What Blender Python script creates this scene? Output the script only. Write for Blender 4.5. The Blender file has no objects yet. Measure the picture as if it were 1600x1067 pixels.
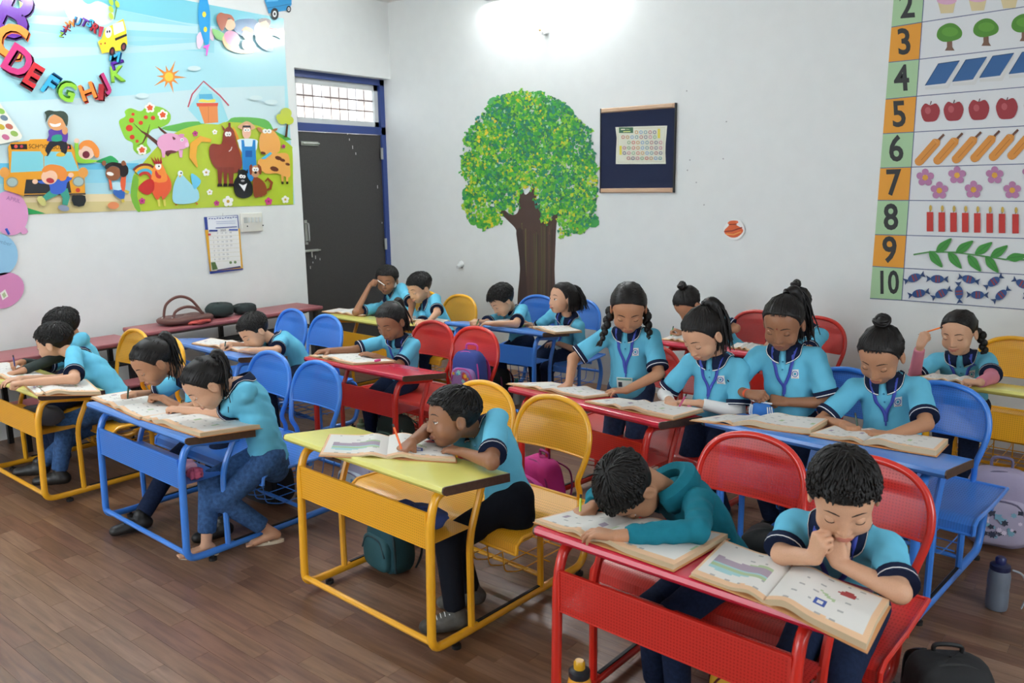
import bpy, bmesh, math, random
import numpy as np
from mathutils import Vector, Matrix
random.seed(7); RN=np.random.RandomState(7)
SC=bpy.context.scene; COL=SC.collection
pi=math.pi
# ------------------------------------------------------------ camera
FPX,YAW,PITCH,ROLL,HC=1273.73,0.677811,0.189749,-0.0128479,1.65
def _cam():
    cy,sy=math.cos(YAW),math.sin(YAW); cp,sp=math.cos(PITCH),math.sin(PITCH)
    f=np.array([-sy*cp,cy*cp,-sp]); r=np.array([cy,sy,0.]); u=np.cross(r,f)
    cr,sr=math.cos(ROLL),math.sin(ROLL)
    return np.array([cr*r+sr*u,-sr*r+cr*u,f])
CM=_cam(); CP=np.array([0,0,HC])
cd=bpy.data.cameras.new('camera'); cam=bpy.data.objects.new('camera',cd); COL.objects.link(cam)
cd.sensor_width=36; cd.lens=FPX*36/1600; cd.clip_start=.05
m=Matrix.Identity(4)
for i in range(3):
    m[i][0]=CM[0][i]; m[i][1]=CM[1][i]; m[i][2]=-CM[2][i]; m[i][3]=CP[i]
cam.matrix_world=m; SC.camera=cam
cd.dof.use_dof=True; cd.dof.focus_distance=3.6; cd.dof.aperture_fstop=5.0
# ------------------------------------------------------------ view, world, lights
SC.view_settings.view_transform='Standard'; SC.view_settings.look='None'
SC.view_settings.gamma=1; SC.view_settings.use_curve_mapping=False
SC.view_settings.exposure=0.74
w=bpy.data.worlds.new('sky'); SC.world=w; w.use_nodes=True
nt=w.node_tree; bg=nt.nodes['Background']; bg.inputs[0].default_value=(.86,.93,1,1); bg.inputs[1].default_value=4.0
def area(name,loc,rot,sx,sy,power,col=(1,1,1)):
    l=bpy.data.lights.new(name,'AREA'); l.shape='RECTANGLE'; l.size=sx; l.size_y=sy; l.energy=power; l.color=col
    o=bpy.data.objects.new(name,l); COL.objects.link(o); o.location=loc; o.rotation_euler=rot
    return o
XL,YB=-6.0,5.645      # left wall, back wall
XR,YF,ZC=2.6,-2.6,3.35 # right wall, wall behind the camera, ceiling
# daylight through the windows behind and beside the camera
area('window_daylight',(-3.6,YF+.12,1.9),(pi/2,0,pi),3.6,1.5,170,(.93,.97,1))
area('window_daylight',(XR-.12,1.2,2.0),(0,pi/2,0),1.4,2.6,10,(.93,.97,1))

# ------------------------------------------------------------ materials
MC={}
def lin(h):
    if isinstance(h,str):
        h=h.lstrip('#'); c=[int(h[i:i+2],16)/255 for i in (0,2,4)]
    else: c=list(h)
    return tuple(x/12.92 if x<=.04045 else ((x+.055)/1.055)**2.4 for x in c)+(1,)
def mat(name,hexc,rough=.5,metal=0,spec=.5,bump=0,bscale=60,var=0,coat=0,emit=0,sss=0,stretch=None,alpha=1,trans=0):
    key=(name,hexc)
    if key in MC: return MC[key]
    m=bpy.data.materials.new(name); m.use_nodes=True; n=m.node_tree; b=n.nodes['Principled BSDF']
    c=lin(hexc); b.inputs['Base Color'].default_value=c
    b.inputs['Roughness'].default_value=rough; b.inputs['Metallic'].default_value=metal
    b.inputs['Specular IOR Level'].default_value=spec
    if coat: b.inputs['Coat Weight'].default_value=coat; b.inputs['Coat Roughness'].default_value=.12
    if emit: b.inputs['Emission Color'].default_value=c; b.inputs['Emission Strength'].default_value=emit
    if sss:
        b.inputs['Subsurface Weight'].default_value=sss; b.inputs['Subsurface Radius'].default_value=(.01,.004,.002); b.inputs['Subsurface Scale'].default_value=1
    if trans: b.inputs['Transmission Weight'].default_value=trans
    if bump or var:
        tc=n.nodes.new('ShaderNodeTexCoord'); mp=n.nodes.new('ShaderNodeMapping'); no=n.nodes.new('ShaderNodeTexNoise')
        n.links.new(tc.outputs['Object'],mp.inputs[0]); n.links.new(mp.outputs[0],no.inputs['Vector'])
        if stretch: mp.inputs['Scale'].default_value=stretch
        no.inputs['Scale'].default_value=bscale; no.inputs['Detail'].default_value=4
        if bump:
            bu=n.nodes.new('ShaderNodeBump'); bu.inputs['Strength'].default_value=bump; bu.inputs['Distance'].default_value=.004
            n.links.new(no.outputs['Fac'],bu.inputs['Height']); n.links.new(bu.outputs[0],b.inputs['Normal'])
        if var:
            r=n.nodes.new('ShaderNodeValToRGB'); r.color_ramp.elements[0].position=.3; r.color_ramp.elements[1].position=.7
            r.color_ramp.elements[0].color=tuple(x*(1-var) for x in c[:3])+(1,)
            r.color_ramp.elements[1].color=tuple(min(1,x*(1+var)) for x in c[:3])+(1,)
            n.links.new(no.outputs['Fac'],r.inputs[0]); n.links.new(r.outputs[0],b.inputs['Base Color'])
    MC[key]=m; return m
def perf(name,hexc,pitch=.0100,rad=.27,amount=1.0):
    """painted sheet metal with rows of punched round holes (x,z object space)"""
    m=mat(name,hexc,.36,0,.4,coat=.15); n=m.node_tree
    if n.nodes.get('holes'): return m
    b=n.nodes['Principled BSDF']; out=n.nodes['Material Output']
    uv=n.nodes.new('ShaderNodeUVMap'); mp=n.nodes.new('ShaderNodeVectorMath'); mp.operation='SCALE'; mp.inputs['Scale'].default_value=1/pitch
    n.links.new(uv.outputs[0],mp.inputs[0])
    fr=n.nodes.new('ShaderNodeVectorMath'); fr.operation='FRACTION'; n.links.new(mp.outputs[0],fr.inputs[0])
    di=n.nodes.new('ShaderNodeVectorMath'); di.operation='DISTANCE'; di.inputs[1].default_value=(.5,.5,0); n.links.new(fr.outputs[0],di.inputs[0])
    lt=n.nodes.new('ShaderNodeMath'); lt.operation='LESS_THAN'; lt.inputs[1].default_value=rad; n.links.new(di.outputs['Value'],lt.inputs[0])
    mu=n.nodes.new('ShaderNodeMath'); mu.operation='MULTIPLY'; mu.inputs[1].default_value=amount; n.links.new(lt.outputs[0],mu.inputs[0])
    tr=n.nodes.new('ShaderNodeBsdfTransparent'); mx=n.nodes.new('ShaderNodeMixShader'); mx.name='holes'
    n.links.new(mu.outputs[0],mx.inputs[0]); n.links.new(b.outputs[0],mx.inputs[1]); n.links.new(tr.outputs[0],mx.inputs[2])
    n.links.new(mx.outputs[0],out.inputs[0]); return m

# ------------------------------------------------------------ object helpers
ORG={}
def props(o,label=None,cat=None,group=None,kind=None):
    if label: o['label']=label
    if cat: o['category']=cat
    if group: o['group']=group
    if kind: o['kind']=kind
    return o
def empty(name,loc,rz=0,**k):
    o=bpy.data.objects.new(name,None); COL.objects.link(o); o.location=loc; o.rotation_euler=(0,0,rz); o.empty_display_size=.05
    ORG[o.name]=(np.array(loc,float),rz); return props(o,**k)
class MB:
    """mesh builder"""
    def __init__(s): s.v=[]; s.f=[]; s.m=[]; s.n=0; s.uv=[]
    def add(s,v,f,mi=0):
        v=np.asarray(v,float).reshape(-1,3); s.v.append(v)
        for q in f: s.f.append([int(i)+s.n for i in q]); s.m.append(mi)
        s.n+=len(v); return s
    def grid(s,P,cu=False,cv=False,mi=0,flip=False):
        P=np.asarray(P,float); a,b=P.shape[:2]; F=[]
        for i in range(a if cu else a-1):
            for j in range(b if cv else b-1):
                q=[i*b+j,((i+1)%a)*b+j,((i+1)%a)*b+(j+1)%b,i*b+(j+1)%b]
                F.append(q[::-1] if flip else q)
        if callable(mi):
            k=0; v=P.reshape(-1,3); s.v.append(v)
            for i in range(a if cu else a-1):
                for j in range(b if cv else b-1):
                    s.f.append([x+s.n for x in F[k]]); s.m.append(mi(i,j)); k+=1
            s.n+=len(v); return s
        return s.add(P.reshape(-1,3),F,mi)
    def box(s,c,d,rz=0,mi=0,R=None):
        c=np.array(c,float); x,y,z=[t/2 for t in d]
        V=np.array([[a*x,b*y,e*z] for a in(-1,1) for b in(-1,1) for e in(-1,1)])
        if rz: V=V@np.array([[math.cos(rz),math.sin(rz),0],[-math.sin(rz),math.cos(rz),0],[0,0,1]])
        if R is not None: V=V@np.asarray(R)
        return s.add(V+c,[(0,1,3,2),(4,6,7,5),(0,4,5,1),(2,3,7,6),(0,2,6,4),(1,5,7,3)],mi)
    def rbox(s,c,d,r=.01,seg=3,mi=0,R=None):
        """box with rounded vertical-profile edges (superellipse rings)"""
        c=np.array(c,float); hx,hy,hz=[t/2 for t in d]; r=min(r,hx,hy,hz)*.999
        ang=[]; 
        for q,(sx,sy) in enumerate(((1,1),(-1,1),(-1,-1),(1,-1))):
            for k in range(seg+1):
                a=q*pi/2+k/seg*pi/2; ang.append((sx,sy,math.cos(a),math.sin(a)))
        prof=[(-hz,-r)]+[(-hz+r-r*math.cos(t),-r+r*math.sin(t)) for t in np.linspace(0,pi/2,seg+1)[1:]]+[(hz-r+r*math.sin(t),-r+r*math.cos(t)) for t in np.linspace(0,pi/2,seg+1)]
        rows=[]
        for z,o in prof:
            rows.append([(sx*(hx-r)+ca*(r+o),sy*(hy-r)+sa*(r+o),z) for sx,sy,ca,sa in ang])
        P=np.array(rows,float)
        if R is not None: P=P@np.asarray(R)
        P=P+c; n=P.shape[1]; base=s.n
        s.grid(P,cv=True,mi=mi,flip=True)
        s.f.append([base+i for i in range(n)][::-1]); s.m.append(mi); s.f.append([base+(len(rows)-1)*n+i for i in range(n)]); s.m.append(mi)
        return s
    def tube(s,pts,r,n=8,mi=0,closed=False,caps=True,flat=None,up=None):
        P=np.asarray(pts,float); m=len(P); r=np.broadcast_to(np.asarray(r,float),(m,))
        T=np.zeros_like(P); 
        if closed: T=np.roll(P,-1,0)-np.roll(P,1,0)
        else: T[1:-1]=P[2:]-P[:-2]; T[0]=P[1]-P[0]; T[-1]=P[-1]-P[-2]
        T/=np.linalg.norm(T,axis=1)[:,None]+1e-12
        a=np.array(up,float) if up is not None else (np.array([0,0,1.]) if abs(T[0][2])<.9 else np.array([1.,0,0]))
        rows=[]; A=a
        for i in range(m):
            A=A-T[i]*(A@T[i]); A/=np.linalg.norm(A)+1e-12; B=np.cross(T[i],A)
            th=np.linspace(0,2*pi,n,endpoint=False)
            fa=1 if flat is None else flat
            rows.append(P[i]+r[i]*(np.cos(th)[:,None]*A*fa+np.sin(th)[:,None]*B))
        base=s.n; s.grid(np.array(rows),cu=closed,cv=True,mi=mi,flip=False)
        if caps and not closed:
            s.f.append([base+i for i in range(n)][::-1]); s.m.append(mi); s.f.append([base+(m-1)*n+i for i in range(n)]); s.m.append(mi)
        return s
    def lathe(s,prof,c=(0,0,0),n=20,mi=0,R=None,cap=True):
        th=np.linspace(0,2*pi,n,endpoint=False)
        P=np.array([[(r*math.cos(t),r*math.sin(t),z) for t in th] for r,z in prof])
        if R is not None: P=P@np.asarray(R)
        base=s.n; s.grid(P+np.array(c,float),cv=True,mi=mi,flip=True)
        if cap: s.f.append([base+i for i in range(n)][::-1]); s.m.append(mi); s.f.append([base+(len(prof)-1)*n+i for i in range(n)]); s.m.append(mi)
        return s
    def ball(s,c,r,n=12,m=8,mi=0,R=None):
        r=np.broadcast_to(np.asarray(r,float),(3,)); th=np.linspace(0,2*pi,n,endpoint=False); ph=np.linspace(.02,pi-.02,m)
        P=np.array([[(r[0]*math.sin(p)*math.cos(t),r[1]*math.sin(p)*math.sin(t),-r[2]*math.cos(p)) for t in th] for p in ph])
        if R is not None: P=P@np.asarray(R)
        base=s.n; s.grid(P+np.array(c,float),cv=True,mi=mi,flip=True)
        s.f.append([base+i for i in range(n)][::-1]); s.m.append(mi); s.f.append([base+(m-1)*n+i for i in range(n)]); s.m.append(mi)
        return s
    def build(s,name,mats,parent=None,smooth=True,world=True,uv=None,**k):
        V=np.concatenate(s.v) if s.v else np.zeros((0,3))
        if parent is not None and world:
            o,rz=ORG[parent.name]; V=V-o
            if rz: c_,s_=math.cos(-rz),math.sin(-rz); V=V@np.array([[c_,s_,0],[-s_,c_,0],[0,0,1]])
        return raw(name,V,s.f,mats,parent,smooth,s.m,uv,ORG[parent.name] if parent is not None else None,**k)
def raw(name,V,F,mats,parent=None,smooth=True,mi=None,uv=None,org=None,**k):
    me=bpy.data.meshes.new(name); 
    if isinstance(F,np.ndarray):
        nf=len(F); me.vertices.add(len(V)); me.vertices.foreach_set('co',np.ascontiguousarray(V,dtype=np.float32).ravel())
        me.loops.add(nf*4); me.loops.foreach_set('vertex_index',np.ascontiguousarray(F,dtype=np.int32).ravel())
        me.polygons.add(nf); me.polygons.foreach_set('loop_start',np.arange(0,nf*4,4,dtype=np.int32)); me.polygons.foreach_set('loop_total',np.full(nf,4,dtype=np.int32))
        me.update(calc_edges=True)
    else: me.from_pydata([tuple(v) for v in V],[],F)
    if not isinstance(mats,(list,tuple)): mats=[mats]
    for x in mats: me.materials.append(x)
    if mi is not None and len(mats)>1: me.polygons.foreach_set('material_index',np.asarray(mi,dtype=np.int32))
    if smooth:
        me.polygons.foreach_set('use_smooth',np.ones(len(me.polygons),dtype=bool))
        if smooth!='full': me.set_sharp_from_angle(angle=math.radians(40))
    if uv is not None:
        l=me.uv_layers.new(name='uv'); vi=np.zeros(len(me.loops),dtype=np.int32); me.loops.foreach_get('vertex_index',vi)
        l.data.foreach_set('uv',np.asarray(uv,dtype=np.float32)[vi].ravel())
    o=bpy.data.objects.new(name,me); COL.objects.link(o)
    if parent is not None: o.parent=parent; ORG[o.name]=org if org is not None else (np.zeros(3),0)
    else: ORG[o.name]=(np.zeros(3),0)
    return props(o,**k)
def dup(o,parent=None,name=None):
    c=o.copy(); COL.objects.link(c)
    if parent is not None: c.parent=parent
    return c
def smoothpts(P,n=6,closed=False):
    """Catmull-Rom"""
    P=np.asarray(P,float); m=len(P); out=[]
    for i in range(m if closed else m-1):
        g=lambda k:P[k%m] if closed else P[min(max(k,0),m-1)]
        p0,p1,p2,p3=g(i-1),g(i),g(i+1),g(i+2)
        for t in np.linspace(0,1,n,endpoint=False):
            out.append(.5*((2*p1)+(-p0+p2)*t+(2*p0-5*p1+4*p2-p3)*t*t+(-p0+3*p1-3*p2+p3)*t**3))
    if not closed: out.append(P[-1])
    return np.array(out)
def fillet(P,r,n=5):
    """round the corners of a polyline"""
    P=[np.array(p,float) for p in P]; out=[P[0]]
    for i in range(1,len(P)-1):
        a=P[i-1]-P[i]; b=P[i+1]-P[i]; la,lb=np.linalg.norm(a),np.linalg.norm(b); a/=la; b/=lb
        rr=min(r,la*.49,lb*.49); s0=P[i]+a*rr; s1=P[i]+b*rr
        for t in np.linspace(0,1,n+1): out.append((1-t)**2*s0+2*t*(1-t)*P[i]+t*t*s1)
    out.append(P[-1]); return np.array(out)
def ray(px,py): return CM.T@np.array([(px-800)/FPX,(533.5-py)/FPX,1.])
def PZ(px,py,z): d=ray(px,py); return CP+d*(z-HC)/d[2]
def PY(px,py,y): d=ray(px,py); return CP+d*y/d[1]
def PX(px,py,x): d=ray(px,py); return CP+d*x/d[0]
# ------------------------------------------------------------ the room
wallm=mat('wall_paint','#dfe1de',.55,bump=.12,bscale=9,var=.015)
ceilm=mat('ceiling_paint','#e6e6e2',.7)
def struct(name,mb,m,smooth=False,parent=None): 
    o=mb.build(name,m,parent,smooth=smooth)
    if parent is None: o['kind']='structure'
    return o
DW0,DW1,DZ=4.53,YB,2.66    # door opening in the left wall
def quadbox(x0,x1,y0,y1,z0,z1): return MB().box(((x0+x1)/2,(y0+y1)/2,(z0+z1)/2),(x1-x0,y1-y0,z1-z0))
g=quadbox(XL-.2,XL,YF-.2,DW0,0,ZC); g.box((XL-.1,(DW0+YB)/2,(DZ+ZC)/2),(.2,YB-DW0,ZC-DZ)); struct('wall_left',g,wallm)
struct('wall_back',quadbox(XL-.2,XR+.2,YB,YB+.2,0,ZC),wallm)
# right wall and front wall with window openings (outside the frame, they let the daylight in)
g=MB(); g.box((XR+.1,(YF-.2)/2-.05,ZC/2),(.2,-YF+.1,ZC)); g.box((XR+.1,(2.5+YB)/2,ZC/2),(.2,YB-2.5,ZC)); g.box((XR+.1,1.2,.6),(.2,2.6,1.2)); g.box((XR+.1,1.2,(2.75+ZC)/2),(.2,2.6,ZC-2.75)); struct('wall_right',g,wallm)
g=MB(); g.box(((XL-5.5)/2,YF-.1,ZC/2),(-XL-5.5+.2,.2,ZC)); g.box(((XR-1.7)/2,YF-.1,ZC/2),(XR+1.7,.2,ZC)); g.box((-3.6,YF-.1,.55),(3.8,.2,1.1)); g.box((-3.6,YF-.1,(2.7+ZC)/2),(3.8,.2,ZC-2.7)); struct('wall_front',g,wallm)
struct('ceiling',quadbox(XL-.2,XR+.2,YF-.2,YB+.2,ZC,ZC+.15),ceilm)
# floor: base slab plus laminate strips
fl=quadbox(XL-.3,XR+.2,YF-.2,YB+.2,-.12,-.004).build('floor',mat('floor_base','#4a3629',.6),smooth=False,kind='structure')
def wood(name,hexc):
    m=mat(name,hexc,.34,spec=.45); n=m.node_tree; b=n.nodes['Principled BSDF']
    if n.nodes.get('grain'): return m
    tc=n.nodes.new('ShaderNodeTexCoord'); oi=n.nodes.new('ShaderNodeObjectInfo'); ad=n.nodes.new('ShaderNodeVectorMath'); ad.operation='ADD'
    mp=n.nodes.new('ShaderNodeMapping'); mp.inputs['Scale'].default_value=(2.2,26,1)
    cb=n.nodes.new('ShaderNodeCombineXYZ'); mu=n.nodes.new('ShaderNodeMath'); mu.operation='MULTIPLY'; mu.inputs[1].default_value=40
    n.links.new(oi.outputs['Random'],mu.inputs[0]); n.links.new(mu.outputs[0],cb.inputs[2]); n.links.new(mu.outputs[0],cb.inputs[0])
    n.links.new(tc.outputs['Object'],mp.inputs[0]); n.links.new(mp.outputs[0],ad.inputs[0]); n.links.new(cb.outputs[0],ad.inputs[1])
    no=n.nodes.new('ShaderNodeTexNoise'); no.name='grain'; no.inputs['Scale'].default_value=1.6; no.inputs['Detail'].default_value=6; no.inputs['Distortion'].default_value=.6
    n.links.new(ad.outputs[0],no.inputs['Vector'])
    r=n.nodes.new('ShaderNodeValToRGB'); c=lin(hexc)
    r.color_ramp.elements[0].position=.33; r.color_ramp.elements[1].position=.66
    r.color_ramp.elements[0].color=(c[0]*.74,c[1]*.69,c[2]*.65,1); r.color_ramp.elements[1].color=(c[0]*1.2,c[1]*1.2,c[2]*1.2,1)
    n.links.new(no.outputs['Fac'],r.inputs[0]); n.links.new(r.outputs[0],b.inputs['Base Color'])
    return m
woods=[wood('floor_laminate_%s'%a,h) for a,h in (('light','#826450'),('tan','#795a44'),('rosy','#745341'),('brown','#6d4f3c'),('warm','#7c5e48'))]
SW=.072; strips=[]
rr=random.Random(3)
y=-.9; 
while y<YB:
    x=-6.1+rr.random()*-.4
    while x<1.6:
        L=rr.choice([.34,.42,.5,.6]); x0,x1=max(x,XL),x+L; x+=L
        if x1<=XL: continue
        c=np.array([(x0+x1)/2,y+SW/2,0]); d=CM@(c-CP)
        px=800+FPX*d[0]/d[2] if d[2]>.3 else -9999; py=533.5-FPX*d[1]/d[2] if d[2]>.3 else 0
        vis=d[2]>.3 and -120<px<1720 and -50<py<1160
        if vis or (abs(px)<4000 and d[2]>0): strips.append((0 if vis else 1,d[2],x0,x1,y,min(y+SW,YB)))
    y+=SW
strips.sort(); 
tm=[]
for i,wm in enumerate(woods):
    tm.append(wm)
near=strips[:290]; far=strips[290:]; cache={}
for _,_,x0,x1,y0,y1 in near:
    L=round(x1-x0,3); k=(L,rr.randrange(5))
    if k not in cache:
        o=MB().box((0,0,-.0035),(L-.0009,SW-.0009,.007)).build('floor_strip',tm[k[1]],smooth=False); cache[k]=o.data
        o.parent=fl
    else:
        o=bpy.data.objects.new('floor_strip',cache[k]); COL.objects.link(o); o.parent=fl
    o.location=((x0+x1)/2,(y0+y1)/2,0)
g=MB()
for _,_,x0,x1,y0,y1 in far: g.box(((x0+x1)/2,(y0+y1)/2,-.0035),(x1-x0-.0012,y1-y0-.0012,.007),mi=rr.randrange(5))
o=g.build('floor_strips_beyond',tm,fl,smooth=False); o['kind']='stuff'
# ---- door and transom
blue=mat('door_frame_blue','#2a3f7a',.4,bump=.05,bscale=30)
XD=XL-.10
dr=empty('door_1',(XD,5.1,0)); dr['kind']='structure'
g=MB(); fw=.055
g.box((XD-.03,DW0+fw/2,DZ/2),(.07,fw,DZ)); g.box((XD-.03,YB-fw/2,DZ/2),(.07,fw,DZ)); g.box((XD-.03,(DW0+YB)/2,DZ-fw/2),(.07,YB-DW0,fw)); g.box((XD-.03,(DW0+YB)/2,2.18),(.07,YB-DW0,.07))
g.build('door_frame',blue,dr,smooth=False)
dm=mat('door_laminate','#343230',.62,bump=.25,bscale=120,var=.22)
MB().box((XD-.035,(DW0+YB)/2,1.075),(.04,YB-DW0-2*fw,2.13)).build('door_leaf',dm,dr,smooth=False)
steel=mat('brushed_steel','#b9b9b4',.35,.9); 
def onleaf(px,py): return PX(px,py,XD-.014)
g=MB(); a=onleaf(479,392); g.box((XD-.006,a[1]+.04,a[2]),(.012,.17,.022)); g.tube([(XD+.008,a[1]-.05,a[2]),(XD+.008,a[1]+.14,a[2])],.007); g.tube([(XD+.008,a[1]+.04,a[2]),(XD+.01,a[1]+.04,a[2]-.06)],.006)
g.build('sliding_bolt',steel,dr)
g=MB(); a=onleaf(477,224); g.box((XD-.006,a[1]+.04,a[2]),(.012,.19,.035)); g.tube([(XD+.008,a[1]-.04,a[2]),(XD+.008,a[1]+.14,a[2])],.007); g.build('tower_bolt',steel,dr)
g=MB(); a=onleaf(478,363); g.tube(fillet([(XD-.01,a[1],a[2]-.08),(XD+.03,a[1],a[2]-.08),(XD+.03,a[1],a[2]+.08),(XD-.01,a[1],a[2]+.08)],.015),.008); g.box((XD-.012,a[1],a[2]),(.006,.03,.22)); g.build('door_handle',steel,dr)
for p in ((596,240),(602,381)):
    a=PX(*p,XD); MB().box((XD+.006,a[1]-.0,a[2]),(.01,.028,.11)).build('hinge',steel,dr,smooth=False)
g=MB()
for p in ((546,218),(551,230),(556,240),(590,292),(597,348),(493,402),(489,410),(485,418),(500,405),(543,208)):
    a=onleaf(*p); g.box((XD-.0142,a[1],a[2]),(.002,.006,.012+.02*rr.random()))
g.build('chipped_paint',mat('chip_white','#c9c8c4',.7),dr,smooth=False)
# transom window: white frame, iron grille, what lies beyond
wn=empty('window_1',(XD,5.1,2.4)); wn['kind']='structure'
z0,z1=2.215,DZ-fw; y0,y1=DW0+fw,YB-fw; whitef=mat('white_frame','#c8cbc9',.45)
g=MB(); t=.05
for c,d in (((y0+y1)/2,z0+t/2),(y1-y0,t)),(((y0+y1)/2,z1-t/2),(y1-y0,t)),((y0+t/2,(z0+z1)/2),(t,z1-z0)),((y1-t/2,(z0+z1)/2),(t,z1-z0)):
    g.box((XD-.045,c[0],c[1]),(.03,d[0],d[1]))
g.build('window_frame',whitef,wn,smooth=False)
bar=mat('grille_bar','#7a6a66',.5)
for i in range(1,9):
    y=y0+t+(y1-y0-2*t)*i/9
    MB().tube([(XD-.06,y,z0+t),(XD-.06,y,z1-t)],.0045,6).build('grille_bar',bar,wn)
for i in (1,2):
    z=z0+t+(z1-z0-2*t)*i/3; MB().box((XD-.055,(y0+y1)/2,z),(.006,y1-y0-2*t,.013)).build('grille_rail',bar,wn,smooth=False)
MB().box((XD-.075,(y0+y1)/2,(z0+z1)/2),(.004,y1-y0-.04,z1-z0-.04)).build('pane',mat('window_glass','#f4f8f8',.02,trans=1,spec=.3),wn,smooth=False)
# building across the yard seen through the transom
XB=-15.; fb=empty('building',(XB,13,0),label='pale brick building with white columns seen through the window above the door',cat='building')
g=quadbox(XB-.5,XB,6,20,-3,10); g.build('wall',mat('far_brick','#e6d3c6',.8,bump=.2,bscale=6,var=.07),fb,smooth=False)
for i in range(12):
    MB().box((XB+.08,7.1+i*.95,3.5),(.16,.22 if i%4 else .55,13)).build('column',mat('far_plaster','#f2f2f0',.7),fb,smooth=False)
    for k in range(5):
        MB().box((XB+.03,7.58+i*.95,1.3+k*.95+.5),(.12,.62,.26)).build('louvre_opening',mat('far_dark','#8f8580',.8),fb,smooth=False)
gr=quadbox(-30,XL-.3,-5,30,-.2,-.1).build('ground_outside',mat('yard','#b9b2a8',.9),smooth=False); gr['kind']='structure'
# ---- tube light on the back wall just above the frame, and a second on the ceiling
def tube_light(loc,L,axis,label,power,strength=6.0):
    e=empty('tube_light',loc,label=label,cat='lamp')
    g=MB(); c=np.array(loc,float)
    d=np.array([1,0,0]) if axis=='x' else np.array([0,1,0])
    g.tube([c-d*L/2,c+d*L/2],.016,12); g.build('tube',mat('tube_glow','#f6fbff',.4,emit=strength),e)
    h=MB(); off=np.array([0,.035,0]) if axis=='x' else np.array([0,0,.03])
    h.box(c+off,(L+.05,.035,.05) if axis=='x' else (.05,L+.05,.03)); 
    for s in(-1,1): h.box(c+d*s*(L/2+.012),(.024,.05,.045) if axis=='x' else (.045,.024,.05))
    h.build('fitting',whitef,e,smooth=False)
    return e
tube_light((-4.12,YB-.055,3.22),1.25,'x','white tube light fixed high on the back wall above the painted tree',0,115.)
tube_light((-4.2,2.9,ZC-.05),1.2,'y','tube light on the ceiling over the middle of the room',0,60.)
tube_light((XL+.3,1.8,ZC-.05),1.2,'y','tube light on the ceiling near the left wall',0,62.)
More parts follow.
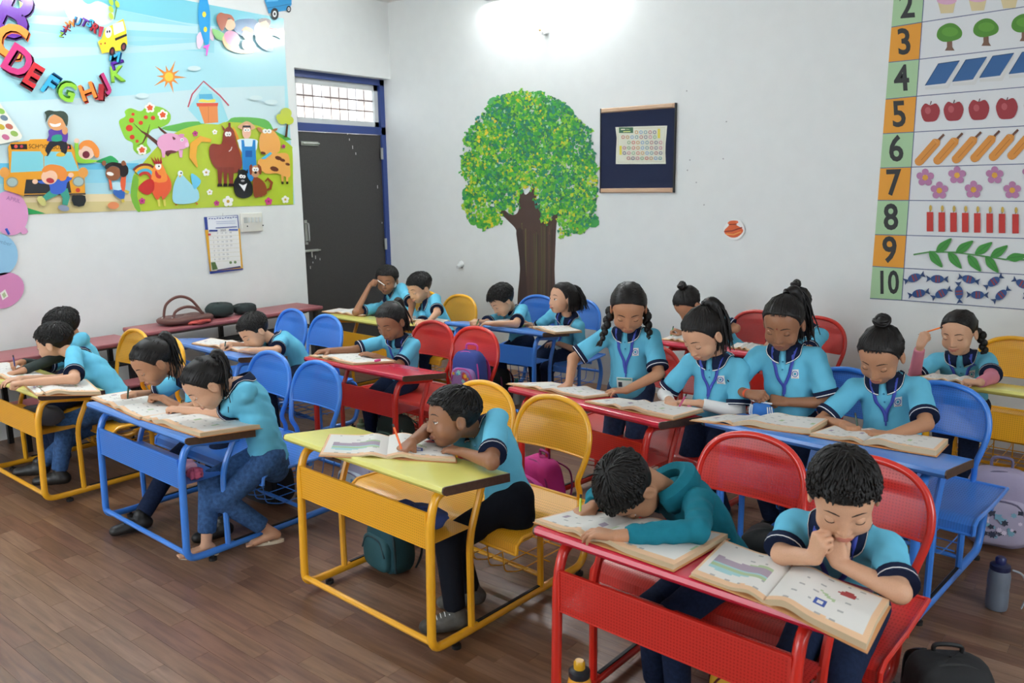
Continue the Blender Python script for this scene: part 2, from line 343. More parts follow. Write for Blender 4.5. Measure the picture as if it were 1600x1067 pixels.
# ------------------------------------------------------------ school desks with attached twin seats
PAL={'blue':('#3c82de','#3a7bd4','#4a86d6'),'yellow':('#efac22','#eba824','#e2dc74'),'red':('#cc2a1e','#c5271d','#cf2440')}
blackm=mat('black_rubber','#191919',.6); browned=mat('desk_end_brown','#4b3527',.5,bump=.1,var=.2)
TILT=.13
def desk(fl,fr,h,col,label,W=None,rz=None,depth=.33,shelf=True,bx=.02):
    """front edge from pixel fl to pixel fr on the plane z=h (or width W and turn rz)"""
    a=PZ(fl[0],fl[1],h) if len(fl)==2 else np.array(fl)
    if fr is not None:
        b_=PZ(fr[0],fr[1],h); rz=math.atan2(b_[1]-a[1],b_[0]-a[0]); W=float(np.linalg.norm((b_-a)[:2]))
    b_=a+np.array([math.cos(rz)*W,math.sin(rz)*W,0]); cx,y0=(a+b_)[:2]/2
    e=empty('school_desk',(cx,y0,0),rz,label=label,cat='desk')
    fr=mat('powder_coat_'+col,PAL[col][0],.28,coat=.4,bump=.04,bscale=40); pm=perf('punched_sheet_'+col,PAL[col][1],rad=.27,amount=.26); tm_=mat('desk_laminate_'+col,PAL[col][2],.25,coat=.35,var=.04,bscale=5)
    hw=W/2; lx=hw-.085; r=.0165; k=dict(world=False); e['h']=h; e['rzz']=rz
    g=MB(); T=.032; D=depth
    sec=[(0.012,-T),(0,-T*.8),(-.004,-T*.5),(0,-T*.12),(.010,0),(D,0),(D,-T)]
    P=np.array([[(x,a,h+b-TILT*max(a,0)) for a,b in sec] for x in (-hw+.006,hw-.006)]); g.grid(P,cv=True,flip=True)
    g.build('desktop',tm_,e,**k)
    for s in(-1,1):
        g=MB(); P=np.array([[(s*(hw-.006)+t,a,h+b-TILT*max(a,0)) for a,b in sec] for t in ((0,.006) if s>0 else (-.006,0))]); n=len(sec)
        g.grid(P,cv=True,flip=True); g.f.append(list(range(n))[::1]); g.m.append(0); g.f.append([n+i for i in range(n)][::-1]); g.m.append(0); g.build('end_strip',browned,e,**k)
    for s in(-1,1):
        x=s*lx
        # desk leg: under the top, down the front, along the floor, up and round under the seat
        P=fillet([(x,.29,h-T-.018-TILT*.29),(x,.045,h-T-.020),(x,.012,h-.14),(x,.0,.045),(x,.10,.04),(x,.88,.04),(x,.93,.20),(x,.88,.335),(x,.44,.335)],.055,6)
        MB().tube(P,r,10).build('side_frame',fr,e,**k)
        MB().tube(fillet([(x,.20,.045),(x,.20,.40),(x,.275,h-T-.01-TILT*.275)],.06),.0135,8).build('leg',fr,e,**k)
        MB().tube([(x,.60,.045),(x,.60,.335)],.0135,8).build('leg',fr,e,**k)
        g=MB(); g.box((x,.42,.0565),(.012,.38,.006)); g.build('rubber_strip',blackm,e,smooth=False,**k)
        for yy in(.12,.86):
            g=MB(); g.lathe([(.006,.03),(.006,.016),(.018,.014),(.018,0)],(x,yy,0),10); g.build('foot',blackm,e,**k)
    MB().tube([(-lx,0,.075),(lx,0,.075)],.012,8).build('cross_rail',fr,e,**k)
    MB().tube([(-lx,.60,.10),(lx,.60,.10)],.010,8).build('cross_rail',fr,e,**k)
    MB().tube([(-lx,.93,.20),(lx,.93,.20)],.010,8).build('cross_rail',fr,e,**k)
    def sheet(name,fn,nu,nv,su,sv,th,nrm):
        P=np.array([[fn(u,v) for v in np.linspace(0,1,nv)] for u in np.linspace(0,1,nu)]); uv=[[u*su,v*sv] for u in np.linspace(0,1,nu) for v in np.linspace(0,1,nv)]
        g=MB(); g.grid(P,flip=True); o=g.build(name,pm,e,uv=uv,**k); return o
    hp=.128; zb=h-.118-hp
    sheet('modesty_panel',lambda u,v:(-lx+.012+u*(2*lx-.024),.002,zb+hp*v),2,2,2*lx,hp,0,None)
    g=MB()
    for zz in (zb,zb+hp): g.box((0,.006,zz),(2*lx-.02,.010,.005))
    for s in(-1,1): g.box((s*(lx-.012),.003,zb+hp/2),(.008,.008,hp))
    g.build('panel_rim',fr,e,smooth=False,**k)
    if shelf: 
        sheet('book_shelf',lambda u,v:(-lx+u*2*lx,.01+v*.2,zb+.012),2,2,2*lx,.2,0,None)
    # seat
    sw=hw+.02
    prof=[(.335,.315),(.34,.350),(.37,.368),(.46,.366),(.58,.361),(.72,.366),(.80,.372)]
    def sf(u,v):
        i=v*(len(prof)-1); a=int(min(i,len(prof)-2)); t=i-a; p=prof[a]; q=prof[a+1]
        return (-sw+2*sw*u,p[0]*(1-t)+q[0]*t,p[1]*(1-t)+q[1]*t)
    o=sheet('seat',sf,2,13,2*sw,.38,0,None)
    g=MB()
    for s in(-1,1): g.tube([(s*sw,a,b) for a,b in prof],.0085,8)
    g.tube([(-sw,.80,.37),(sw,.80,.37)],.009,8); g.tube([(-sw,.60,.345),(sw,.60,.345)],.012,8); g.tube([(-sw,.335,.315),(sw,.335,.315)],.006,8)
    g.build('seat_rim',fr,e,**k)
    g=MB()
    for i in range(9):
        x=-lx+.05+i*(2*lx-.1)/8; g.tube(fillet([(x,.42,.33),(x,.44,.16),(x,.52,.13),(x,.90,.13),(x,.92,.22)],.02,3),.003,5)
    for yy in(.52,.66,.80): g.tube([(-lx,yy,.135 if yy>.55 else .155),(lx,yy,.135 if yy>.55 else .155)],.003,5)
    g.build('bag_rack',fr,e,**k)
    # twin backs
    for s in(-1,1):
        bc=s*.21*(W/.96)+bx
        def yz(z): # lean of the back
            return .775+max(0,(z-.46))*.25 if z>.46 else .815-(z-.36)*.4
        prof2=[(.155,.345),(.160,.40),(.168,.46),(.186,.53),(.196,.59),(.190,.65),(.165,.705),(.118,.745),(.06,.764),(0,.77)]
        L=[(bc-a,yz(b),b) for a,b in prof2]; R_=[(bc+a,yz(b),b) for a,b in prof2[::-1][1:]]
        P=smoothpts([(L[0][0],.62,.345)]+[(L[0][0],.78,.345)]+L[1:]+R_[:-1]+[(R_[-1][0],.78,.345),(R_[-1][0],.62,.345)],4)
        MB().tube(P,.0125,10).build('back_frame',fr,e,**k)
        zs=.555
        def bw(z):
            for (a,b),(c,d) in zip(prof2,prof2[1:]):
                if b<=z<=d: return a+(c-a)*(z-b)/(d-b+1e-9)
            return .002
        nu,nv=11,14; P=[];uv=[]
        for i in range(nu):
            row=[]
            for j in range(nv):
                z=zs+(.766-zs)*(1-(1-j/(nv-1))**1.6); u=-1+2*i/(nu-1); wd=bw(z); x=u*wd
                row.append((bc+x,yz(z)+.022*(1-(x/.196)**2)*(1 if z<.7 else .6)-.004,z)); uv.append([x+.5,z])
            P.append(row)
        g=MB(); g.grid(np.array(P),flip=True); g.build('backrest',pm,e,uv=uv,smooth='full',**k)
        MB().tube([P[i][0] for i in range(nu)],.004,6).build('back_rim',fr,e,**k)
    return e
DK={}
DK[1]=desk((-5.38,1.64,.63),(60,617),.63,'yellow','yellow school desk at the left edge of the picture, two boys leaning on it')
DK[2]=desk((135,628),(290,685),.62,'blue','blue school desk in the front row where two girls with ponytails write',bx=.065)
DK[3]=desk((443,678),(693,762),.67,'yellow','yellow front-row desk with pale lime top and a boy holding an orange pencil',bx=.065)
DK[4]=desk((833,822),(1302,980),.63,'red','red front-row desk under the boy in the teal hoodie',bx=.065)
DK[5]=desk((-5.28,2.78,.65),(373,559),.65,'blue','blue desk by the left wall where one boy rests his chin on his arm',bx=-.02)
DK[6]=desk((475,557),(630,588),.65,'red','red desk with a dark end strip and one seated girl, behind the blue front desk')
DK[7]=desk((794,604),(1031,660),.65,'red','red desk in the middle row with two standing girls writing')
DK[8]=desk((1100,655),(1480,736),.66,'blue','blue desk on the right holding two thick open workbooks',bx=.0)
DK[9]=desk((505,490),None,.66,'yellow','yellow desk in front of the black door with two boys',W=.96,rz=-.05)
DK[10]=desk((694,502),(849,520),.66,'blue','blue desk in the back row below the painted tree')
DK[11]=desk((1022,531),None,.66,'red','red desk against the back wall, half hidden by the standing girls',W=.96,rz=-.08)
DK[12]=desk((1425,589),None,.66,'yellow','yellow desk with lime top at the right edge under the number chart',W=.98,rz=-.06)
def PT(k,px,py,off=0):
    """point on the sloping top of desk k seen at a pixel, raised by off"""
    e=DK[k]; (o,rz)=ORG[e.name]; z=e['h']
    for _ in range(4):
        p=PZ(px,py,z+off); d=p-o; rel=-math.sin(rz)*d[0]+math.cos(rz)*d[1]; z=e['h']-TILT*min(max(rel,0),.34)
    return p
def DL(k,x,y,z): # desk-local point to world
    o,rz=ORG[DK[k].name]; return np.array([o[0]+math.cos(rz)*x-math.sin(rz)*y,o[1]+math.sin(rz)*x+math.cos(rz)*y,z])
# ------------------------------------------------------------ signed-distance mesher for bodies and cloth
def nz(v): v=np.asarray(v,float); return v/(np.linalg.norm(v)+1e-12)
class Field:
    def __init__(s,lo,hi,h):
        s.lo=np.asarray(lo,float); s.h=h; s.n=np.maximum(4,np.ceil((np.asarray(hi,float)-s.lo)/h).astype(int)+1)
        s.G=np.full(s.n,1.,np.float32)
    def sl(s,lo,hi):
        a=np.clip(np.floor((np.asarray(lo)-s.lo)/s.h).astype(int),0,s.n-1); b=np.clip(np.ceil((np.asarray(hi)-s.lo)/s.h).astype(int)+1,1,s.n)
        return a,b
    def put(s,fn,lo,hi,k=.01,mode='u'):
        a,b=s.sl(np.asarray(lo)-k-.012,np.asarray(hi)+k+.012)
        if np.any(b<=a): return
        ax=[(s.lo[i]+s.h*np.arange(a[i],b[i])).astype(np.float32) for i in range(3)]
        X=ax[0][:,None,None]; Y=ax[1][None,:,None]; Z=ax[2][None,None,:]
        d=fn(X,Y,Z).astype(np.float32); v=s.G[a[0]:b[0],a[1]:b[1],a[2]:b[2]]
        if mode=='u':
            hh=np.clip(.5+.5*(v-d)/k,0,1); r=v+(d-v)*hh-k*hh*(1-hh)
        else:
            d=-d; hh=np.clip(.5-.5*(v-d)/k,0,1); r=v+(d-v)*hh+k*hh*(1-hh)
        v[...]=r
    def cap(s,a,b,ra,rb,k=.01,flat=None,cut=None,mode='u'):
        """capsule a-b; flat=(axis,ratio) squeezes it along axis; cut=list of (point,normal) half spaces kept on the -normal side"""
        a=np.asarray(a,float); b=np.asarray(b,float); R=max(ra,rb)
        lo=np.minimum(a,b)-R*1.5; hi=np.maximum(a,b)+R*1.5; ab=b-a; L2=ab@ab+1e-12
        def fn(X,Y,Z):
            x,y,z=X-a[0],Y-a[1],Z-a[2]; t=np.clip((x*ab[0]+y*ab[1]+z*ab[2])/L2,0,1)
            x=x-t*ab[0]; y=y-t*ab[1]; z=z-t*ab[2]; q=x*x+y*y+z*z
            if flat is not None:
                n,f=flat; c=x*n[0]+y*n[1]+z*n[2]; q=q+c*c*(f*f-1)
            d=np.sqrt(q)-(ra+(rb-ra)*t)
            if flat is not None: d=d*(.5+.5/flat[1]) if flat[1]>1 else d
            if cut is not None:
                for p,n in cut: d=np.maximum(d,(X-p[0])*n[0]+(Y-p[1])*n[1]+(Z-p[2])*n[2])
            return d
        s.put(fn,lo,hi,k,mode)
    def local(s,c,R,sc,fn,rad,k=.01,mode='u'):
        c=np.asarray(c,float); R=np.asarray(R,float)
        def g(X,Y,Z):
            x,y,z=X-c[0],Y-c[1],Z-c[2]
            return sc*fn(*[(x*R[i][0]+y*R[i][1]+z*R[i][2])/sc for i in range(3)])
        s.put(g,c-rad,c+rad,k,mode)
    def sample(s,P):
        q=(np.asarray(P)-s.lo)/s.h; i=np.clip(np.floor(q).astype(int),0,s.n-2); f=np.clip(q-i,0,1); r=0
        for a in(0,1):
            for b in(0,1):
                for c in(0,1):
                    w_=np.where(a,f[:,0],1-f[:,0])*np.where(b,f[:,1],1-f[:,1])*np.where(c,f[:,2],1-f[:,2])
                    r=r+w_*s.G[i[:,0]+a,i[:,1]+b,i[:,2]+c]
        return r
    def grad(s,P):
        e=s.h; g=np.stack([s.sample(P+np.eye(3)[i]*e)-s.sample(P-np.eye(3)[i]*e) for i in range(3)],1)
        return g/(np.linalg.norm(g,axis=1)[:,None]+1e-9)
    def drape(s,P,off,it=5,only_in=False):
        P=np.array(P,float); sh=P.shape; P=P.reshape(-1,3)
        for _ in range(it):
            d=s.sample(P)-off; d=np.clip(d,-.03,.03)
            if only_in: d=np.minimum(d,0)
            P=P-s.grad(P)*d[:,None]*.9
        return P.reshape(sh)
    def mesh(s,it=0):
        S=s.G<0; n=s.n
        any_=np.zeros(n-1,bool); all_=np.ones(n-1,bool)
        for a in(0,1):
            for b in(0,1):
                for c in(0,1):
                    q=S[a:n[0]-1+a,b:n[1]-1+b,c:n[2]-1+c]; any_|=q; all_&=q
        idx=np.argwhere(any_&~all_); 
        if len(idx)==0: return np.zeros((0,3)),np.zeros((0,4),int)
        val={}
        for a in(0,1):
            for b in(0,1):
                for c in(0,1): val[a,b,c]=s.G[idx[:,0]+a,idx[:,1]+b,idx[:,2]+c].astype(float)
        acc=np.zeros((len(idx),3)); cnt=np.zeros(len(idx))
        for ax in range(3):
            for u in(0,1):
                for v in(0,1):
                    k0=[u,v]; k0.insert(ax,0); k1=[u,v]; k1.insert(ax,1); A,B=val[tuple(k0)],val[tuple(k1)]
                    m=(A<0)!=(B<0); t=np.where(m,A/np.where(m,A-B,1),0)
                    p=np.tile(np.array(k0,float),(len(idx),1)); p[:,ax]=t; acc+=p*m[:,None]; cnt+=m
        V=s.lo+(idx+acc/cnt[:,None])*s.h
        num=np.full(n-1,-1,np.int32); num[tuple(idx.T)]=np.arange(len(idx)); F=[]
        for ax in range(3):
            o=[i for i in range(3) if i!=ax]
            sl0=[slice(None)]*3; sl1=[slice(None)]*3; sl0[ax]=slice(0,n[ax]-1); sl1[ax]=slice(1,n[ax])
            D=S[tuple(sl0)]!=S[tuple(sl1)]; e=np.argwhere(D); e=e[(e[:,o[0]]>0)&(e[:,o[1]]>0)&(e[:,o[0]]<n[o[0]]-1)&(e[:,o[1]]<n[o[1]]-1)]
            q=[]
            for du,dv in((0,0),(1,0),(1,1),(0,1)):
                c=e.copy(); c[:,o[0]]-=du; c[:,o[1]]-=dv; q.append(num[c[:,0],c[:,1],c[:,2]])
            q=np.stack(q,1); ins=S[e[:,0],e[:,1],e[:,2]]
            fl=ins if ax!=1 else ~ins
            q=np.where(fl[:,None],q,q[:,::-1]); F.append(q)
        F=np.concatenate(F); F=F[(F>=0).all(1)]
        return V,F
def ell(x,y,z,c,r):
    a,b,d=(x-c[0])/r[0],(y-c[1])/r[1],(z-c[2])/r[2]; k=np.sqrt(a*a+b*b+d*d)+1e-6
    a,b,d=a/r[0],b/r[1],d/r[2]; k1=np.sqrt(a*a+b*b+d*d)+1e-6
    return k*(k-1)/k1
def smn(a,b,k): h=np.clip(.5+.5*(b-a)/k,0,1); return b+(a-b)*h-k*h*(1-h)
def smx(a,b,k): return -smn(-a,-b,k)
def segd(x,y,z,a,b,ra,rb):
    ab=[b[i]-a[i] for i in range(3)]; L=sum(t*t for t in ab); x,y,z=x-a[0],y-a[1],z-a[2]
    t=np.clip((x*ab[0]+y*ab[1]+z*ab[2])/L,0,1); return np.sqrt((x-t*ab[0])**2+(y-t*ab[1])**2+(z-t*ab[2])**2)-(ra+(rb-ra)*t)
def head_fn(x,y,z):
    ax_=np.abs(x)
    d=ell(x,y,z,(0,-.012,.028),(.073,.090,.073))
    d=smn(d,ell(x,y,z,(0,.022,-.022),(.060,.060,.072)),.02)
    d=smn(d,ell(x,y,z,(0,.048,-.076),(.026,.022,.019)),.02)
    d=smn(d,ell(ax_,y,z,(.034,.046,-.036),(.027,.025,.028)),.014)
    d=smx(d,-ell(ax_,y,z,(.031,.089,.000),(.017,.013,.011)),.010)
    d=smn(d,segd(x,y,z,(0,.076,.004),(0,.0885,-.030),.006,.0085),.010)
    d=smn(d,ell(ax_,y,z,(.0095,.082,-.034),(.006,.007,.005)),.005)
    d=smn(d,ell(x,y,z,(0,.078,-.056),(.021,.008,.009)),.008)
    e=ell(ax_,y-.3*(ax_-.074),z,(.0745,-.010,-.010),(.008,.018,.028)); e=smx(e,-ell(ax_,y,z,(.083,-.006,-.008),(.006,.010,.017)),.004)
    return smn(d,e,.006)
def surfy(x,z,off=0.):
    ys=np.linspace(.02,.13,400).astype(float); d=head_fn(np.full(400,abs(x)),ys,np.full(400,z)); i=np.where(d<0)[0]; return (ys[i[-1]] if len(i) else .05)+off
EYEY=surfy(.0305,0.)
# ------------------------------------------------------------ people
SK=[mat('skin_%d'%i,h,.48,sss=.06,spec=.35,bump=.03,bscale=300,var=.04) for i,h in enumerate(('#cf9f80','#b58363','#97694d','#c09070'))]
LIP=[mat('lips_%d'%i,h,.4) for i,h in enumerate(('#b5705f','#965a4b','#7d4a3f','#a4675a'))]
hairm=mat('hair_black','#120e0c',.48,spec=.35); browm=mat('eyebrow','#2a1d17',.7)
shirtm=mat('polo_cotton_cyan','#66b9d6',.85,spec=.2,bump=.6,bscale=14,stretch=(1,1,.45),var=.05)
navy=mat('collar_navy','#16213c',.85,spec=.2); whitec=mat('piping_white','#e8e8e6',.8)
jean=mat('jeans_dark','#1c2740',.9,spec=.15,bump=.2,bscale=90,var=.22); jeanl=mat('jeans_blue','#3b5a86',.9,spec=.15,bump=.2,bscale=60,var=.3)
blackt=mat('trousers_black','#171a22',.9,spec=.15,var=.1); shoem=mat('shoe_black','#1b1a19',.45,bump=.1,bscale=60); shoeg=mat('shoe_grey','#55534e',.7,bump=.1,var=.2)
eyew=mat('eye_white','#e9e4df',.15); iris=mat('iris_brown','#1c100b',.08,coat=.6)
def ik(a,b,l1,l2,pole):
    a=np.asarray(a,float); b=np.asarray(b,float); d=b-a; L=np.linalg.norm(d)
    if L>(l1+l2)*.985: f=L/((l1+l2)*.985); l1*=f; l2*=f
    if L<abs(l1-l2)*1.1+.02: L=abs(l1-l2)*1.1+.02
    u=d/np.linalg.norm(d); p=np.asarray(pole,float); p=p-u*(p@u); p=nz(p); x=(l1*l1-l2*l2+L*L)/(2*L); y=math.sqrt(max(0,l1*l1-x*x))
    return a+u*x+p*y
POSE={'rest':((14,26,20),(16,28,22),(20,30,24),(24,32,26)),'flat':((4,10,8),(4,10,8),(6,12,8),(8,14,10)),
 'write':((38,48,22),(50,55,30),(66,70,40),(74,74,44)),'fist':((66,84,50),(70,88,52),(74,88,52),(78,86,50))}
def add_hand(F,W,X,Zn,side,pose,sc):
    """five fingers; X finger direction, Zn back of the hand, side=+1 left hand"""
    X=nz(X); Zn=nz(Zn-X*(Zn@X)); Y=np.cross(Zn,X)*(-1 if side<0 else 1)*-1
    # thumb side Y: for a left hand (palm down, fingers forward) the thumb points to the person's right
    T=lambda p:W+sc*(X*p[0]+Y*p[1]+Zn*p[2])
    ky=(.0205,.0070,-.0065,-.0190); kx=(.055,.058,.055,.049); ln=((.023,.015,.012),(.026,.017,.013),(.024,.015,.012),(.018,.012,.011))
    for i in range(4):
        F.cap(T((.004,ky[i]*.55,0)),T((kx[i],ky[i],.001)),.0115*sc,.0092*sc,.006*sc)
    F.cap(T((.012,.012,-.004)),T((.030,.020,-.006)),.012*sc,.010*sc,.006*sc)
    for i in range(4):
        p=np.array([kx[i],ky[i],.001]); an=0; sp=(.09,.03,-.04,-.12)[i]*(1 if pose in('rest','flat') else .35)
        for j in range(3):
            an+=math.radians(POSE[pose][i][j]); q=p+ln[i][j]*np.array([math.cos(an),sp*math.cos(an),-math.sin(an)])
            r0=(.0069,.0062,.0056,.0050); k=.0022 if j==0 else .0015
            F.cap(T(p),T(q),r0[j]*sc*(.9 if i==3 else 1),r0[j+1]*sc*(.9 if i==3 else 1),k*sc); p=q
    if pose in('write','fist'): th=[(.012,.020,-.008),(.032,.033,-.020),(.052,.026,-.027),(.064,.018,-.030)]
    else: th=[(.010,.020,-.006),(.028,.038,-.010),(.046,.046,-.013),(.060,.048,-.016)]
    for j in range(3): F.cap(T(th[j]),T(th[j+1]),(.0095,.0080,.0070)[j]*sc,(.0080,.0070,.0058)[j]*sc,.004*sc)
    return T((.068,.018,-.034)),T
def hair_mesh(R,hc,hs,style,seed,cut,volume=1.0,G=None):
    """cap plus strands; R rows = left, forward, up"""
    rn=random.Random(seed); g=MB(); W_=lambda p:hc+hs*(np.asarray(p,float)@R)
    c0=np.array([0,-.014,.030]); rad=np.array([.073,.091,.074])+(.008*volume if style=='boy' else .0048)
    zl=cut
    F=Field((-.12,-.13,-.12),(.12,.13,.14),.0045)
    def fn(x,y,z):
        d=ell(x,y,z,c0,rad); 
        if style=='boy': d=d+.0012*np.sin(x*150+np.sin(z*90)*2)*np.sin(y*120+1)
        d=smx(d,np.interp((y+0*x+0*z).astype(float),zl[0],zl[1])+(0 if style=='boy' else .004)-z,.006)
        return d
    F.put(fn,(-.12,-.13,-.12),(.12,.13,.14),.004); V,Q=F.mesh()
    g.add(hc+hs*(V@R),Q)
    def surf(dirv,off=0): 
        d=nz(dirv)/rad; t=1/np.linalg.norm(d); return c0+nz(dirv)*(t+off)
    crown=nz([.15,-.35,.85])
    def strand(pts,r0,r1,n=4): g.tube([W_(p) for p in pts],np.linspace(r0,r1,len(pts))*hs,n,caps=False)
    def zmin(y): return np.interp(y,zl[0],zl[1])
    if style=='boy':
        curly=volume>1.3
        for i in range(760):
            th=rn.random()*2*pi; ph=math.acos(1-rn.random()*1.12); d=np.array([math.sin(ph)*math.cos(th),math.sin(ph)*math.sin(th),math.cos(ph)])
            p=surf(d)
            if p[2]<zmin(p[1])+.002: continue
            j_=.10 if not curly else .5
            t=d-crown*(d@crown)*1.02; t=nz(t+np.array([rn.gauss(0,j_),rn.gauss(0,j_)+.18,rn.gauss(0,j_)])); L=rn.uniform(.035,.060)*(.75 if curly else 1)
            lift=rn.uniform(.0012,.0042)*volume; pts=[]
            for k in range(5):
                q=nz(d*.088+t*L*k/4); z_=surf(q,(-.001,lift,lift,lift*.8,.0)[k]+(.003*rn.random()*k/4 if curly else 0)); pts.append(z_)
            if pts[-1][2]<zmin(pts[-1][1])-(.020 if pts[-1][1]>.03 else .008): continue
            g.tube([W_(p_) for p_ in pts],np.array([.0030,.0032,.0026,.0018,.0004])*hs,4,caps=False)
    else:
        base={'pony':(0,-.098,.058),'ponyhigh':(0,-.075,.092),'bun':(0,-.060,.098),'bob':(0,-.085,.070),'braids':(0,-.08,0),'topknot':(0,-.055,.102)}[style]
        base=np.array(base,float)
        for i in range(260):
            u=rn.random()
            y=rn.uniform(-.075,.085) if style!='braids' else rn.uniform(-.09,.085); sd=rn.choice((-1,1)); z=zmin(y)+rn.uniform(-.003,.008)
            q0=np.array([sd*rad[0]*math.sqrt(max(.01,1-((y-c0[1])/rad[1])**2-((z-c0[2])/rad[2])**2)),y,z]) if ((y-c0[1])/rad[1])**2+((z-c0[2])/rad[2])**2<.98 else np.array([sd*rn.uniform(0,.04),.075 if y>0 else -.075,z])
            if style=='braids':
                q1=np.array([sd*.066,-.055,-.02]); q0=np.array([sd*rn.uniform(.001,.01),rn.uniform(-.09,.056),0]); q0[2]=c0[2]+rad[2]*math.sqrt(max(.02,1-((q0[1]-c0[1])/rad[1])**2))
            else: q1=base
            d0,d1=nz(q0-c0),nz(q1-c0); pts=[]
            for k in range(6):
                t=k/5; pts.append(surf(nz(d0*(1-t)+d1*t),(-.0030 if k==0 else -.0010)+.0018*rn.random()))
            g.tube([W_(p_) for p_ in pts],np.array([.0006,.0024,.0028,.0028,.0026,.0022])*hs,4,caps=False)
        if style in('pony','ponyhigh','bob'):
            L={'pony':.22,'ponyhigh':.24,'bob':.15}[style]; nS=95
            for i in range(nS):
                a=rn.random()*2*pi; s0=np.array([math.cos(a)*.010,0,math.sin(a)*.010]); sp=np.array([rn.gauss(0,.022),rn.gauss(0,.018),rn.gauss(0,.010)])
                p=W_(base+s0); pts=[p]; v=R[2]*.35-R[1]*1.0+(R[0]*.55 if style=='ponyhigh' else 0); v=v*hs
                for k in range(1,8):
                    t=k/7; v=v*.70+np.array([0,0,-1])*.42; out=sp@R*t*1.3+np.array([math.sin(t*9+i),math.cos(t*8+i),0])*.005
                    p=p+v*L/7*1.25*rn.uniform(.9,1.08); pts.append(p+out)
                pts=np.array(pts)
                if G is not None: pts[1:]=G.drape(pts[1:],.010+.012*rn.random(),5,only_in=True)
                g.tube(pts,np.linspace(.0085,.0016,8)*hs,4,caps=False)
            P=[W_(base)]; v=(R[2]*.35-R[1]+(R[0]*.55 if style=='ponyhigh' else 0))*hs
            for k in range(1,8): v=v*.70+np.array([0,0,-1])*.42; P.append(P[-1]+v*L/7*1.2)
            P=np.array(P); 
            if G is not None: P[1:]=G.drape(P[1:],.022,6,only_in=True)
            g.tube(smoothpts(P,3),np.interp(np.linspace(0,1,22),[0,.15,.5,1],[.013,.026,.028,.006])*hs*(1 if style!='bob' else .7),10)
            g.tube([W_(base+(0,.004,-.002)),W_(base+(0,-.012,.004))],.016*hs,10)
        if style=='bob':
            for i in range(150):
                y=rn.uniform(-.095,.0); sd=rn.choice((-1,1)); x=sd*rad[0]*math.sqrt(max(0.01,1-((y-c0[1])/rad[1])**2))
                pts=[W_((x*.92,y,.045)),W_((x*1.10,y*1.03,.0)),W_((x*1.14,y*1.05,-.045)),W_((x*1.04+rn.gauss(0,.006),y*1.02,-.082))]
                g.tube(pts,np.array([.005,.006,.005,.001])*hs,4,caps=False)
        if style in('bun','topknot'):
            r=.026 if style=='bun' else .024; cb=base+np.array([0,-.006,.016])
            for k in range(5):
                a=k*1.3; P=[]
                for t in np.linspace(0,2*pi,14,endpoint=False):
                    q=np.array([math.cos(t)*r,math.sin(t)*r*.9,math.sin(t*2+a)*.006+(k-2)*.006]); P.append(W_(cb+q*(1-.12*abs(k-2))))
                g.tube(P,.0085*hs,6,closed=True)
            g.ball(W_(cb),.020*hs,10,7)
        if style=='topknot' or style=='bun': pass
        if style=='braids' or style=='sidebraid': pass
    return g
def braid(g,P0,dirs,n,r,tail=.06):
    p=np.array(P0,float)
    for k in range(n):
        d=nz(dirs[min(k,len(dirs)-1)]); rr_=r*(1-.45*k/n); s=nz(np.cross(d,(0.3,1,.2)))*(1 if k%2 else -1)
        Q=p+d*rr_*.6+s*rr_*.35; g.ball(Q,(rr_,rr_,rr_*1.15),8,6); p=p+d*rr_*1.05
    for i in range(14):
        o=np.array([RN.normal(0,.010),RN.normal(0,.010),0]); g.tube([p,p+nz(dirs[-1])*tail*.5+o*.7,p+nz(dirs[-1])*tail+o],[.006,.005,.001],4,caps=False)
    return p
CUT_BOY=((-.12,-.075,-.045,-.025,-.005,.018,.026,.038,.050,.075,.10),(-.030,-.055,-.050,-.012,-.004,.000,.022,.042,.056,.060,.060))
CUT_GIRL=((-.12,-.075,-.045,-.025,-.005,.015,.022,.036,.050,.065,.10),(-.020,-.052,-.045,-.010,-.004,.002,.022,.050,.069,.079,.081))
